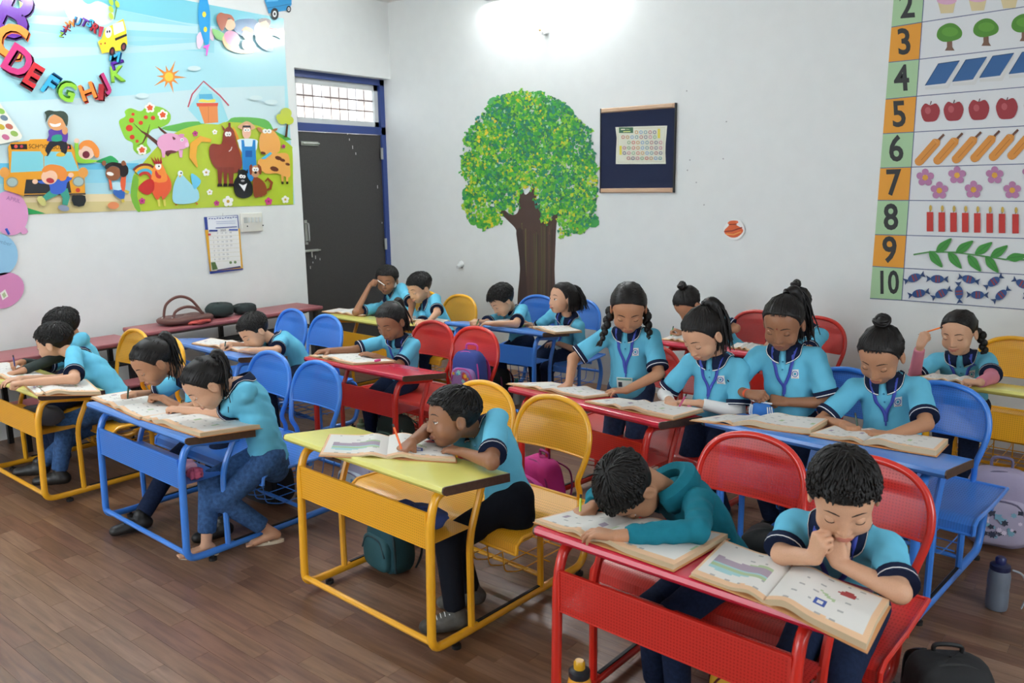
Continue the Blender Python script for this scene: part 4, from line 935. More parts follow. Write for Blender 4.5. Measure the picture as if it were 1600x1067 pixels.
# pencils in hands
def tipof(k,sd=-1): return KD[k][1][sd][0]
def held(k,d,L,hexc,label,back=.035,sd=-1,**kw):
    t=np.array(tipof(k,sd),float); d=nz(d); return pencil(t-d*back,d,L,hexc,label,**kw)
held('A',(.2,-.1,1),.13,'#2f3a78','dark blue pencil held by the boy in the far left corner')
held('C',(.15,.1,1),.13,'#1f3d2c','dark green pencil held by the girl at the blue front desk')
held('D',(.1,.3,1),.10,'#c9a23a','short yellow pencil in the hand of the girl with flip-flops')
held('E',(-.34,-.10,1),.16,'#f0671d','orange pencil held upright by the boy at the yellow desk',back=.012)
held('F',(-.15,.3,1),.14,'#b7cf3a','lime striped pencil held by the boy in the teal hoodie')
held('H',(.1,.2,1),.10,'#4a6a5a','grey green pencil in the hand of the boy by the handbag')
held('J',(.95,-.1,-.35),.13,'#dcdcd8','white pencil held against the cheek in front of the black door',back=.03)
held('M',(1,.2,-.05),.13,'#5fb83a','bright green pencil held by the girl with shoulder-length hair',back=.02)
held('L',(.3,.3,1),.10,'#5a9a5a','green pencil upright in the hand of the curly-haired boy')
held('O',(.45,.1,.9),.14,'#c2527c','pink pencil held by the girl with white sleeves')
held('Q',(-.3,.25,1),.14,'#20402f','dark green pencil held by the girl with the top bun')
held('R',(.75,-.1,.35),.13,'#ef7a2a','orange pencil raised by the smiling girl',back=.05)
held('S',(.1,.3,1),.09,'#3f9a46','green pencil held by the child bent over the back red desk')
e=KD['P']; sh,el,w_,A=e[2][-1]; d=nz(w_-el); MB().tube([w_-d*.030,w_-d*.015],.0225,16).build('wristband',mat('orange_band','#ee5a2a',.4),None,label='orange rubber band on the wrist of the girl with the blue pouch',cat='wristband')

# ------------------------------------------------------------ open workbooks on the desks
BKM=[mat('page_white','#dfdcd6',.75),mat('page_peach','#e6bd96',.75),mat('page_print_grey','#a9a9a6',.75),mat('page_green','#a9bf94',.75),mat('page_violet','#a595a4',.75),mat('page_teal','#9fc9cb',.75),mat('page_red','#a23a3c',.75),mat('page_blue','#3c55a0',.75),mat('page_edge','#cdb795',.85,bump=.3,bscale=200,stretch=(1,1,12)),mat('book_cover','#c98a54',.6)]
def book(k,quad,label,split=.5,tl=.012,tr=.014,art='text',droop=0,plain=False,group=None):
    q=[PT(k,x,y,.004) for x,y in quad]; FL,FR,BR,BL=q; nu,nv=64,30
    o,rz=ORG[DK[k].name]; root=empty('workbook',tuple(FL),label=label,cat='book')
    def P(u,v,z=0): 
        p=(FL*(1-u)+FR*u)*(1-v)+(BL*(1-u)+BR*u)*v; p=p.copy()
        p[2]+=z; 
        if droop and u>.55: 
            over=max(0,(.45-v))*(u-.55)/.45; p[2]-=droop*over
        return p
    for side in(0,1):
        u0,u1,t=(0,split,tl) if side==0 else (split,1,tr)
        if u1-u0<.04: continue
        n=max(6,int(nu*(u1-u0)))
        def hz(s): # s: 0 at the spine, 1 at the outer edge
            return t*(1-.45*math.exp(-s*9)*1.0)+.010*math.exp(-((s-.22)/.16)**2)+(.006 if t>.01 else .002)*0
        rows=[];cells=[]
        for i in range(n+1):
            f=i/n; s=(1-f) if side==0 else f; u=u0+(u1-u0)*f
            rows.append([P(u,j/nv,hz(s)) for j in range(nv+1)])
        def mi(i,j):
            f=(i+.5)/n; s=(1-f) if side==0 else f; v=(j+.5)/nv
            if s>.955 or v<.09 or v>.97: return 1
            if plain: return 2 if (j%4==1 and .15<s<.7 and (i*7+j*3)%5<2) else 0
            if side==0 and art=='scene' and .28+.05*math.sin(s*7)<v<.62+.05*math.sin(s*7) and .14<s<.88: return [5,5,3,5,4,4,4,3][min(7,int((v-.23)/.42*8))]
            if side==1 and art=='scene':
                if ((v-.72)/.07)**2+((s-.66)/.09)**2<1: return 6
                if .28<v<.40 and .40<s<.54 and not(abs(v-.34)<.03 and .44<s<.5): return 7
                if abs((v-.52)-(s-.5)*-.8)<.025 and .42<s<.60: return 3
                if s>.93 and .1<v<.9 and i%2: return 2
            if j%6==3 and .15<s<.8 and (i*13+j*7+side*3)%11<4 and (i//3+j)%3: return 2
            if art=='text' and 11<j<16 and (i+side*3)%17 in(4,5): return 3 if side else 4
            if v<.13 and .1<s<.9 and (i//2)%9==0: return 1
            return 0
        g=MB(); g.grid(np.array(rows),mi=mi); g.build('page',BKM,root,smooth='full')
        g=MB(); R0=np.array(rows)
        def skirt(line): 
            b=[p.copy() for p in line]; 
            for a_,p in zip(line,b): p[2]=a_[2]-t*.92
            g.grid(np.array([line,b]),mi=8)
        skirt([r[0] for r in rows]); skirt([r[-1] for r in rows]); skirt(list(rows[-1] if side else rows[0]))
        g.build('page_block',BKM,root,smooth=False)
    g=MB(); C=np.array([[P(u,v,.0) for v in(-.02,1.02)] for u in np.linspace(-.01,1.01,13)]); g.grid(C,mi=9)
    o_=g.build('cover',BKM,root); o_.modifiers.new('t','SOLIDIFY').thickness=.002
    return root
book(4,[(1080,900),(1354,1003),(1389,947),(1132,848)],'large open workbook with a striped riverbank picture, overhanging the red desk',.46,.010,.018,art='scene',droop=.05)
book(4,[(836,816),(1052,891),(1137,842),(905,798)],'open workbook under the boy in the teal hoodie',.40,.010,.016)
book(3,[(500,712),(712,722),(705,686),(515,680)],'open workbook with a long landscape picture on the lime yellow desk',.49,.006,.012,art='scene')
book(2,[(222,655),(313,683),(408,669),(300,640)],'thick open workbook in front of the girl with flip-flops',.22,.010,.018)
book(2,[(143,622),(218,655),(292,645),(205,612)],'open workbook before the girl holding a dark pencil',.5,.008,.010)
book(1,[(57,618),(158,617),(136,597),(32,597)],'thick open workbook at the end of the left yellow desk',.15,.008,.018)
book(1,[(-45,578),(30,598),(70,588),(10,566)],'open workbook half outside the left edge of the picture',.5,.006,.010)
book(5,[(300,537),(395,553),(422,544),(330,529)],'open workbook on the blue desk by the brown handbag',.5,.006,.009)
book(6,[(483,556),(552,570),(616,566),(560,552)],'open workbook before the girl sitting alone at the red desk',.35,.006,.010)
book(9,[(503,487),(565,494),(590,488),(530,482)],'open workbook on the yellow desk before the boy with the white pencil',.5,.004,.006,plain=True)
book(9,[(625,500),(688,508),(702,501),(645,494)],'open workbook on the yellow desk before the boy in profile',.5,.004,.006,plain=True)
book(10,[(742,504),(800,511),(832,505),(770,498)],'open workbook under the curly-haired boy',.5,.004,.006,plain=True)
book(10,[(826,511),(867,522),(909,519),(876,510)],'thick open workbook at the right end of the back blue desk',.2,.005,.013)
book(7,[(793,600),(912,623),(960,617),(862,598)],'open workbook under the fist of the tall girl with braids',.45,.006,.010)
book(7,[(914,628),(1052,656),(1099,643),(966,623)],'open workbook under the hands of the girl with white sleeves',.42,.006,.014)
book(8,[(1080,657),(1267,679),(1296,661),(1136,648)],'thick open workbook beneath the blue pouch',.36,.004,.020)
book(8,[(1266,681),(1462,713),(1481,694),(1305,668)],'thick open workbook before the girl with the top bun',.44,.012,.022)
book(11,[(1034,530),(1075,535),(1095,529),(1052,524)],'open workbook of the child bent over the back red desk',.5,.004,.006,plain=True)
book(11,[(1140,543),(1178,549),(1190,540),(1152,536)],'open workbook at the right end of the back red desk',.5,.004,.006,plain=True)
book(12,[(1437,591),(1528,603),(1545,597),(1458,584)],'open workbook before the smiling girl with the side braid',.5,.005,.008)
# ------------------------------------------------------------ bags, bottles and small things
def sup(c,r,e=.55,n=22,m=14,R=None,jit=0,seed=0,taper=0):
    """soft superellipsoid"""
    rs=np.random.RandomState(seed); P=[]
    f=lambda w_,p:math.copysign(abs(w_)**p,w_)
    for i in range(m):
        ph=-pi/2+pi*i/(m-1); row=[]
        for j in range(n):
            t=2*pi*j/n; z=f(math.sin(ph),e); s=1-taper*(z*.5+.5)
            p=np.array([f(math.cos(ph),e)*f(math.cos(t),e)*r[0]*s,f(math.cos(ph),e)*f(math.sin(t),e)*r[1]*s,z*r[2]]); p+=jit*np.array([math.sin(9*z+3*j/n*6+seed),math.cos(7*t+seed),math.sin(5*t+2*z)])*.5
            row.append(p)
        P.append(row)
    P=np.array(P); 
    if R is not None: P=P@np.asarray(R)
    return P+np.array(c,float)
def rotz(a): a=math.radians(a); return np.array([[math.cos(a),math.sin(a),0],[-math.sin(a),math.cos(a),0],[0,0,1]])
def backpack(loc,size,rz,body,front,trim,label,pattern=None,tilt=0,seed=1):
    e=empty('backpack',loc,label=label,cat='bag'); R=rotz(rz); 
    if tilt: a=math.radians(tilt); R=np.array([[1,0,0],[0,math.cos(a),math.sin(a)],[0,-math.sin(a),math.cos(a)]])@R
    L=np.array(loc,float); w_,d,h=size; c=L+np.array([0,0,h/2+.004]); fab=mat('bag_fabric',body,.8,bump=.2,bscale=60); ff=mat('bag_front',front,.7,bump=.15,bscale=50); tt=mat('bag_trim',trim,.6)
    g=MB(); g.grid(sup(c,(w_/2,d/2,h/2),.5,R=R,jit=.004,seed=seed,taper=.12),cv=True,flip=True); g.build('main_pouch',fab,e,smooth='full')
    T=lambda p:np.array(p,float)@R+c
    g=MB(); g.grid(sup(T((0,-d*.42,-h*.12)),(w_*.40,d*.20,h*.30),.5,R=R,seed=seed),cv=True,flip=True); g.build('front_pocket',ff,e,smooth='full')
    g=MB(); s=smoothpts([T((-w_*.43,-d*.30,-h*.40)),T((-w_*.42,-d*.32,h*.15)),T((-w_*.26,-d*.25,h*.42)),T((0,-d*.2,h*.485)),T((w_*.26,-d*.25,h*.42)),T((w_*.42,-d*.32,h*.15)),T((w_*.43,-d*.30,-h*.40))],5); g.tube(s,.006,6); 
    s=smoothpts([T((-w_*.36,-d*.60,-h*.10)),T((-w_*.20,-d*.58,h*.14)),T((w_*.20,-d*.58,h*.14)),T((w_*.36,-d*.60,-h*.10))],5); g.tube(s,.004,6); g.build('zip',tt,e)
    g=MB(); g.tube(smoothpts([T((-.04,d*.2,h*.46)),T((-.035,d*.2,h*.60)),T((.035,d*.2,h*.60)),T((.04,d*.2,h*.46))],5),.007,6); g.build('handle',tt,e)
    for s_ in(-1,1):
        g=MB(); P=smoothpts([T((s_*w_*.22,d*.40,h*.40)),T((s_*w_*.30,d*.75,h*.15)),T((s_*w_*.34,d*.70,-h*.25)),T((s_*w_*.40,d*.42,-h*.44))],6); g.tube(P,.014,6,flat=.35); g.build('strap',tt,e)
    if pattern:
        rs=random.Random(seed); g=MB(); ms=[mat('print_'+x[1:],x,.6) for x in pattern]
        for i in range(26):
            a=rs.uniform(-.8,.8); b=rs.uniform(-.85,.85); p=T((a*w_*.36,-d*.64,-h*.12+b*h*.25)); 
            u=np.array([1,0,0])@R; v=np.array([0,0,1])@R; nrm=np.array([0,-1,0])@R; r0=rs.uniform(.008,.02); k=rs.choice((4,5,6,8))
            yoff=-d*(.20*(max(0,1-abs(a*.9)**4)**.5*max(0,1-abs(b*.83)**4)**.5))-d*.42; p=T((a*w_*.36,yoff-.002-.0002*i,-h*.12+b*h*.25))
            pts=[p+(u*math.cos(t)+v*math.sin(t))*r0*(1 if j%2 else .6) for j,t in enumerate(np.linspace(0,2*pi,2*k,endpoint=False))]; b_=g.n; g.add(pts,[list(range(2*k))],rs.randrange(len(ms)))
        g.build('printed_pattern',ms,e,smooth=False)
    return e
def bottle(loc,r,h,body,cap,label,band=None,strap=False,clear=False,R=None):
    e=empty('water_bottle',loc,label=label,cat='bottle'); L=np.array(loc,float)
    bm=mat('bottle_clear',body,.08,trans=.7) if clear else mat('bottle_body',body,.3,coat=.2)
    MB().lathe([(r*.6,0.0),(r*.92,.003),(r,.015),(r,h*.35),(r*.95,h*.40),(r,h*.45),(r,h*.66),(r*.86,h*.76)],L,20).build('flask',bm,e)
    MB().lathe([(r*.88,h*.76),(r*.90,h*.77),(r*.90,h*.85),(r*.62,h*.88)],L,20).build('collar',mat('bottle_dark','#1e2226',.4) if not band else mat('bottle_band',band,.4),e)
    MB().lathe([(r*.45,h*.87),(r*.48,h*.885),(r*.48,h*.97),(r*.36,h),(.001,h)],L,16).build('cap',mat('bottle_cap',cap,.35),e)
    if strap: MB().tube(smoothpts([L+(r,0,h*.8),L+(r*1.9,.02,h*.7),L+(r*2.3,.05,h*.3),L+(r*2.0,.03,.01)],5),.004,5).build('strap',mat('strap_grey','#9aa0a8',.6),e)
    return e
bottle(PZ(905,1132,0)*[1,1,0],.037,.22,'#e9a83a','#d8a11c','yellow and black water bottle on the floor in front of the red desk',band='#20252b')
bottle(PZ(1556,950,0)*[1,1,0],.040,.215,'#6d7684','#20295e','navy-capped clear water bottle on the floor beside the right blue desk',band='#1d2448',strap=True)
bottle(DL(10,-.05,.36,.0),.030,.20,'#cfd4cf','#2f9a86','white bottle with a green cap behind the red chair back',band='#2f9a86')
bottle(DL(6,-.30,.30,.0),.030,.215,'#b9c4b0','#6f8a66','pale green bottle hanging behind the blue chair back',band='#7d9a78')
bottle(DL(6,.44,.30,0.0),.034,.22,'#58bcd0','#5fc0c4','turquoise bottle with a pink collar below the red desk',band='#c983b4')
backpack(DL(6,.31,.66,.365),(.22,.14,.30),6,'#2d3f86','#8f6fa6','#b83a8a','blue and magenta printed backpack standing on the red seat',pattern=['#d9629a','#e5b53a','#5aa7d6','#8bd0c0','#c3413a'],seed=2)
backpack(PZ(848,786,0)*[1,1,0],(.28,.16,.25),-20,'#c02a7c','#d0459a','#8e1f63','magenta printed backpack on the floor behind the yellow chair backs',pattern=['#e9d4a0','#4a3a3a','#57b060','#4a7fc0','#f0e0e8'],seed=5,tilt=8)
backpack(PZ(612,888,0)*[1,1,0],(.24,.15,.25),-10,'#1f4b55','#24545c','#17363e','dark teal backpack leaning inside the yellow desk frame',seed=3)
backpack(PZ(570,790,0)*[1,1,0],(.30,.15,.30),-4,'#c3bfd6','#cfdbe6','#8d86a8','pale lilac backpack on the floor behind the lime desk',pattern=['#6fa7cf','#b85c4a','#5a7fc2','#d9a060','#8f6fb0'],seed=4)
backpack(PZ(1545,868,0)*[1,1,0]+[0,.15,0],(.30,.18,.36),12,'#a79db8','#b4abc2','#6c6480','lavender backpack behind the right blue desk',pattern=['#7fb0c4','#c9a0bc','#3a3f52','#e2d6e6'],seed=6)
backpack(PZ(1478,1120,0)*[1,1,0],(.26,.18,.20),30,'#1f2022','#26282a','#111213','black backpack on the floor at the bottom right',seed=7)
backpack(DL(6,-.02,.34,0),(.26,.16,.28),0,'#2c3f38','#3c5a50','#6f9a86','dark green backpack with mint straps under the red desk',seed=8)
backpack(DL(10,-.22,.30,0),(.28,.16,.30),0,'#1d2626','#23302e','#7a2f62','black backpack with a purple strap under the back blue desk',seed=9)
backpack(DL(2,-.02,.70,.0),(.30,.18,.24),0,'#17181a','#1d1e20','#0f0f10','black bag in the rack under the blue front seats',seed=10)
backpack(DL(4,.10,.42,.0),(.30,.18,.27),0,'#8e1c26','#c99a24','#5a1218','red and yellow bag under the red front desk',seed=12)
# things on shelves
def lump(name,loc,r,hexc,label,cat,rz=0,seed=1,e=.7):
    g=MB(); g.grid(sup(np.array(loc,float)+(0,0,r[2]),r,e,R=rotz(rz),jit=.01,seed=seed),cv=True,flip=True); return g.build(name,mat(name+'_'+hexc[1:],hexc,.85,bump=.25,bscale=40),None,smooth='full',label=label,cat=cat)
sh=lambda k,x,y,ex=.0:DL(k,x,y,DK[k]['h']-.118-.128+.016+ex)
lump('pencil_pouch',sh(3,.20,.11),(.13,.075,.028),'#2b3f78','navy pouch on the shelf of the lime yellow desk','pouch',3)
lump('glove',sh(2,.26,.10),(.05,.035,.030),'#e0a9bd','pale pink knitted thing on the shelf of the blue front desk','glove',10,3)
lump('glove',sh(2,.36,.09),(.03,.03,.022),'#c25a78','deep pink lump beside the pale pink one on the blue desk shelf','glove',0,5)
lump('shelf_bag',sh(1,.20,.11),(.14,.08,.05),'#4a4a50','dark grey bag on the shelf of the left yellow desk','bag',0,7)
lump('fabric_case',sh(12,.14,.11),(.12,.08,.05),'#1c6f86','teal case on the shelf of the right yellow desk','case',0,8)
lump('school_bag',DL(4,.02,.70,.37),(.11,.08,.07),'#1a1c1c','dark bag between the two boys on the red seat','bag',0,9)
# blue pouch held by the girl
tP=(KD['P'][2][-1][2]+KD['P'][2][1][2])/2+np.array([-.008,-.045,-.055])
e=empty('coin_pouch',tuple(tP),label='blue and white striped pouch held by the girl with the orange wristband',cat='pouch')
g=MB(); g.grid(sup(tP,(.055,.028,.042),.8,seed=2,jit=.003),cv=True,flip=True); g.build('pouch',mat('pouch_blue','#2f6db5',.8,bump=.2),e,smooth='full')
for i in range(3): 
    g=MB(); 
    for s in(-1,1): g.tube(smoothpts([tP+np.array([s*(.048-.007*i),-.012-.006*i,.032]),tP+np.array([s*(.052-.008*i),-.014-.005*i,-.01]),tP+np.array([s*(.020-.004*i),-.018-.004*i,-.040])],4),.0026,5)
    g.build('white_stripe',whitec,e)
g=MB(); g.tube([tP+(-.045,0,.044),tP+(.045,0,.044)],.004,6); g.build('zip',mat('zip_white','#d8dde6',.4),e)
MB().box(PT(2,184,622,.012),(.016,.010,.009)).build('eraser',mat('eraser_white','#eceae6',.6),None,smooth=False,label='small white eraser at the far edge of the blue front desk',cat='eraser')
MB().rbox(PT(7,1078,634,.020),(.012,.045,.012),.004).build('eraser',mat('eraser_pink','#d27a96',.6),None,label='pink eraser under the hand of the girl with white sleeves',cat='eraser')
MB().rbox(PT(6,590,563,.025),(.018,.04,.012),.004).build('eraser',mat('eraser_magenta','#d0448a',.6),None,label='bright pink eraser by the girl alone at the red desk',cat='eraser')
# long narrow tables with red tops along the left wall
def wall_table(y0,y1,x,w_,h,label,slats=True):
    e=empty('bench_table',(x,(y0+y1)/2,0),label=label,cat='table'); c=(y0+y1)/2; red=mat('bench_red','#97565a',.45,var=.08,bscale=6); dk=mat('bench_black','#1c1b1b',.5)
    MB().rbox((x,c,h-.014),(w_,y1-y0,.028),.008).build('tabletop',red,e)
    MB().box((x,c,h-.032),(w_-.01,y1-y0-.01,.008)).build('under_board',browned,e,smooth=False)
    for s in(y0+.06,c,y1-.06):
        for d in(-1,1): MB().box((x+d*(w_/2-.03),s,(h-.03)/2),(.03,.03,h-.03)).build('leg',dk,e,smooth=False)
    MB().box((x,c,h-.055),(.03,y1-y0-.1,.03)).build('rail',dk,e,smooth=False)
    if slats:
        for i in range(4): MB().box((x+w_/2-.05-i*.05,c,h-.17),(.018,y1-y0-.1,.014)).build('slat',dk,e,smooth=False)
    return e
def low_bench(y0,y1,x,w_,h,label):
    e=empty('bench',(x,(y0+y1)/2,0),label=label,cat='bench'); c=(y0+y1)/2; red=mat('bench_red','#97565a'); dk=mat('bench_black','#1c1b1b',.5)
    MB().rbox((x,c,h-.012),(w_,y1-y0,.024),.008).build('seat',red,e)
    for s in(y0+.06,y1-.06):
        for d in(-1,1): MB().box((x+d*(w_/2-.03),s,(h-.024)/2),(.03,.03,h-.024)).build('leg',dk,e,smooth=False)
    return e
wall_table(2.80,4.35,-5.74,.36,.66,'red-topped narrow table by the left wall carrying the brown handbag')
wall_table(1.20,2.74,-5.74,.36,.62,'red-topped narrow table by the left wall behind the two boys')
low_bench(1.30,2.76,-5.44,.20,.36,'low red bench in front of the wall table at the left edge')
# brown handbag lying on the wall table
hb=PX(292,524,-5.72); hb[2]=.662
e=empty('handbag',tuple(hb),label='brown leather handbag with two strap loops on the red wall table',cat='bag')
lea=mat('leather_brown','#5a3730',.45,bump=.15,bscale=50); leal=mat('leather_strap','#6a443c',.4)
g=MB(); g.grid(sup(hb+(0,0,.030),(.13,.20,.030),.6,seed=3,jit=.004),cv=True,flip=True); g.build('bag_body',lea,e,smooth='full')
for dx,hh,w0 in((-.02,.155,.16),(.06,.085,.13)):
    P=smoothpts([hb+(dx,-w0,.04),hb+(dx,-w0*.82,.04+hh*.7),hb+(dx,-w0*.2,.04+hh*1.02),hb+(dx,w0*.45,.04+hh*.78),hb+(dx,w0*1.0,.04)],8); g=MB(); g.tube(P,.011,8,flat=.35,up=(1,0,0)); g.build('strap',leal,e)
    g=MB()
    for s in(0,-1): g.lathe([(.014,-.003),(.016,0),(.014,.003)],P[s]+(0,0,.008),12,R=np.array([[0,0,1],[0,1,0],[1,0,0]]))
    g.build('ring',steel,e)
jk=PX(345,510,-5.76); jk[2]=.662
lump('jacket',jk+(0,.0,0),(.09,.10,.055),'#23302e','dark green jacket bundled on the wall table beside the handbag','clothing',0,4)
lump('jacket',jk+(.02,.21,0),(.07,.09,.040),'#1d2828','dark jacket bundle nearest the door on the wall table','clothing',0,6)
cb=PX(300,520,-5.60); cb[2]=.662
lump('cloth',PX(312,519,-5.60)*[1,1,0]+[0,0,.662],(.05,.09,.012),'#b0473f','crumpled red checked cloth beside the handbag','cloth',0,3)
# ------------------------------------------------------------ things on the walls
class Print:
    """flat print on a wall: polygons given in picture pixels, each laid a hair above the last"""
    def __init__(s,wall,base=.001,step=.00012): s.wall=wall; s.mb=MB(); s.mats=[]; s.key={}; s.off=base; s.step=step; s.t=(0,0,1.)
    def crop(s,x,y,k): s.t=(x,y,k); return s
    def w(s,p):
        x,y=p[0]/s.t[2]+s.t[0],p[1]/s.t[2]+s.t[1]
        return PX(x,y,XL+s.off) if s.wall=='L' else PY(x,y,YB-s.off)
    def mi(s,hexc):
        if hexc not in s.key: s.key[hexc]=len(s.mats); s.mats.append(mat('print_'+hexc[1:],hexc,s.rough if hasattr(s,'rough') else .6,coat=getattr(s,'coat',0)))
        return s.key[hexc]
    def poly(s,hexc,pts,smooth=0,adv=True):
        if adv: s.off+=s.step
        P=[tuple(p) for p in pts]
        if smooth: P=[tuple(p) for p in smoothpts(np.array([(a,b,0) for a,b in P],float),smooth,closed=True)[:,:2]]
        s.mb.add([s.w(p) for p in P],[list(range(len(P)))],s.mi(hexc)); return s
    def ell(s,hexc,cx,cy,rx,ry=None,rot=0,n=20):
        ry=ry or rx; c,d=math.cos(rot),math.sin(rot)
        return s.poly(hexc,[(cx+rx*math.cos(t)*c-ry*math.sin(t)*d,cy+rx*math.cos(t)*d+ry*math.sin(t)*c) for t in np.linspace(0,2*pi,n,endpoint=False)])
    def line(s,hexc,pts,wd,adv=True):
        if adv: s.off+=s.step
        P=np.array(pts,float); n=len(P); T=np.zeros_like(P); T[1:-1]=P[2:]-P[:-2]; T[0]=P[1]-P[0]; T[-1]=P[-1]-P[-2]; T/=np.linalg.norm(T,axis=1)[:,None]+1e-9
        wd=np.broadcast_to(np.asarray(wd,float),(n,)); N=np.stack([-T[:,1],T[:,0]],1)*wd[:,None]/2
        A=[s.w(p) for p in P+N]; B=[s.w(p) for p in P-N]; s.mb.add(A+B,[[i,i+1,n+i+1,n+i] for i in range(n-1)],s.mi(hexc)); return s
    def rect(s,hexc,x0,y0,x1,y1): return s.poly(hexc,[(x0,y0),(x1,y0),(x1,y1),(x0,y1)])
    def text(s,hexc,txt,cx,cy,size,rot=0,bold=.0,sx=1,adv=True):
        if adv: s.off+=s.step
        cu=bpy.data.curves.new('t','FONT'); cu.body=txt; cu.size=1; cu.align_x='CENTER'; cu.align_y='CENTER'; cu.offset=bold; cu.resolution_u=3
        o=bpy.data.objects.new('t',cu); COL.objects.link(o); dg=bpy.context.evaluated_depsgraph_get(); me=o.evaluated_get(dg).to_mesh()
        c,d=math.cos(rot),math.sin(rot); V=[]
        for v in me.vertices:
            x,y=v.co.x*size*sx,-v.co.y*size; V.append(s.w((cx+x*c-y*d,cy+x*d+y*c)))
        s.mb.add(V,[list(p.vertices) for p in me.polygons],s.mi(hexc)); o.evaluated_get(dg).to_mesh_clear(); bpy.data.objects.remove(o); bpy.data.curves.remove(cu); return s
    def done(s,name,parent=None,**k): return s.mb.build(name,s.mats,parent,smooth=False,**k)
def wslab(wall,px0,px1,th,hexc,name,parent,extra=None,rough=.5):
    """thin rectangular board against a wall from two opposite picture corners"""
    if wall=='L': a,b=PX(*px0,XL),PX(*px1,XL); c=((XL+th/2),(a[1]+b[1])/2,(a[2]+b[2])/2); d=(th,abs(b[1]-a[1]),abs(b[2]-a[2]))
    else: a,b=PY(*px0,YB),PY(*px1,YB); c=((a[0]+b[0])/2,YB-th/2,(a[2]+b[2])/2); d=(abs(b[0]-a[0]),th,abs(b[2]-a[2]))
    return MB().box(c,d).build(name,mat(name+'_m',hexc,rough),parent,smooth=False)
# ---- big nursery poster on the left wall
e=empty('wall_poster',tuple(PX(300,200,XL)),label='large glossy nursery poster with letters, school bus and farm animals',cat='poster')
TR,BR=PX(443,29,XL),PX(459,319,XL); yl,yr=1.55,(TR[1]+BR[1])/2; zt,zb=TR[2],BR[2]
MB().box((XL+.0015,(yl+yr)/2,(zt+zb)/2),(.003,yr-yl,zt-zb)).build('sheet',mat('poster_sky','#a9dbe3',.12,coat=.5),e,smooth=False)
p=Print('L',.0032,.00006); p.rough=.14; p.coat=.5; p.crop(0,0,3.1375)
def S(hexc,pts,sm=0): p.poly(hexc,pts,sm)
W0=-420
S('#7ccbd9',[(W0,-260),(905,0),(1390,92),(1392,170),(900,110),(500,30),(W0,-60)])
S('#97d4de',[(W0,-60),(500,30),(1050,150),(1050,260),(600,215),(W0,60)])
S('#b9dde2',[(100,70),(500,95),(970,130),(970,165),(500,140),(100,110)]); S('#b9dde2',[(120,230),(600,232),(1000,205),(1000,240),(600,262),(120,290)])
S('#a3d7e0',[(W0,150),(480,170),(960,190),(600,205),(120,215),(W0,200)])
S('#c5dde0',[(W0,520),(600,470),(1060,430),(1395,420),(1400,620),(600,800),(W0,800)])
S('#d9e0e0',[(322,60),(330,10),(380,-15),(430,20),(480,5),(540,35),(560,90),(520,120),(470,118),(420,95),(360,110)],4)
# sea and sand
S('#67bede',[(W0,800),(380,800),(680,800),(680,830),(W0,840)]); S('#8fd0e2',[(W0,835),(700,830),(700,900),(W0,905)]); S('#a9d5de',[(W0,905),(660,895),(660,955),(W0,960)])
S('#e4d2a6',[(W0,955),(660,950),(700,1030),(140,1052),(W0,1075)]); S('#d3c38a',[(W0,1000),(680,985),(700,1030),(140,1052),(W0,1075)]); S('#2f9a55',[(-60,960),(140,1020),(225,1047),(-60,1062)])
S('#2f9d58',[(470,795),(520,770),(550,765),(580,800)],3)
# hill
S('#5fae4c',[(820,640),(880,605),(960,595),(1100,600),(1150,575),(1300,585),(1345,640),(1400,690)],4)
S('#b4c83a',[(650,870),(700,800),(780,710),(860,650),(960,615),(1100,598),(1240,610),(1340,650),(1425,712),(1433,735),(1436,800),(1437,900),(1438,990),(1436,1001),(1400,1004),(850,1024),(675,1032),(662,960)],4)
S('#79b53c',[(655,860),(680,880),(672,960),(690,1030),(670,1032),(640,960)],3)
# sun
for i in range(10):
    a=i*pi/5+.05; r=90 if i%2==0 else 62; S('#e08a3c',[(828+18*math.cos(a-.5),376+18*math.sin(a-.5)),(828+r*math.cos(a),376+r*math.sin(a)*.95),(828+18*math.cos(a+.5),376+18*math.sin(a+.5))])
p.ell('#e5913c',828,376,30,30); p.ell('#f0c342',828,376,21,22)
# barn outline and silo
p.line('#bb4a5c',[(922,525),(942,462),(998,398),(1078,468),(1122,518)],7); S('#9bd7df',[(922,535),(998,420),(1080,480),(1120,590),(1070,610),(985,605)])
S('#e0884a',[(968,508),(1066,508),(1070,600),(1002,606)]); S('#d8553c',[(962,505),(1070,504),(1068,520),(966,522)]); S('#e8d85a',[(975,500),(990,486),(1020,492),(1050,484),(1052,502)],3); S('#5aaed0',[(976,462),(1038,460),(1046,486),(976,484)]); p.line('#b4663a',[(1022,522),(1022,600)],2)
# apple tree
S('#8cc63e',[(590,625),(585,590),(615,570),(612,545),(640,530),(690,545),(720,520),(760,520),(800,530),(835,560),(830,600),(790,625),(740,640),(720,700),(740,740),(690,760),(655,735),(650,700),(615,680)],4)
p.line('#5a2e24',[(830,760),(770,700),(720,660),(690,640)],[22,18,14,4]); p.line('#5a2e24',[(820,660),(790,635),(775,620)],[12,10,4]); p.line('#5a2e24',[(720,660),(700,700),(670,715)],[10,5,2]); p.line('#5a2e24',[(722,658),(735,610)],[6,2]); p.line('#5a2e24',[(700,650),(655,605)],[6,2])
for x,y,r in((645,590,13),(634,628,17),(652,560,8),(690,602,11),(715,575,10),(750,578,11),(648,672,12),(672,692,8)): p.ell('#d5402f',x,y,r,r*.95)
def flower(x,y,r,hexc,cc,n=5):
    for i in range(n): a=i*2*pi/n-.4; p.ell(hexc,x+r*.6*math.cos(a),y+r*.6*math.sin(a),r*.42,r*.42,0,10)
    p.ell(cc,x,y,r*.3,r*.3,0,10)
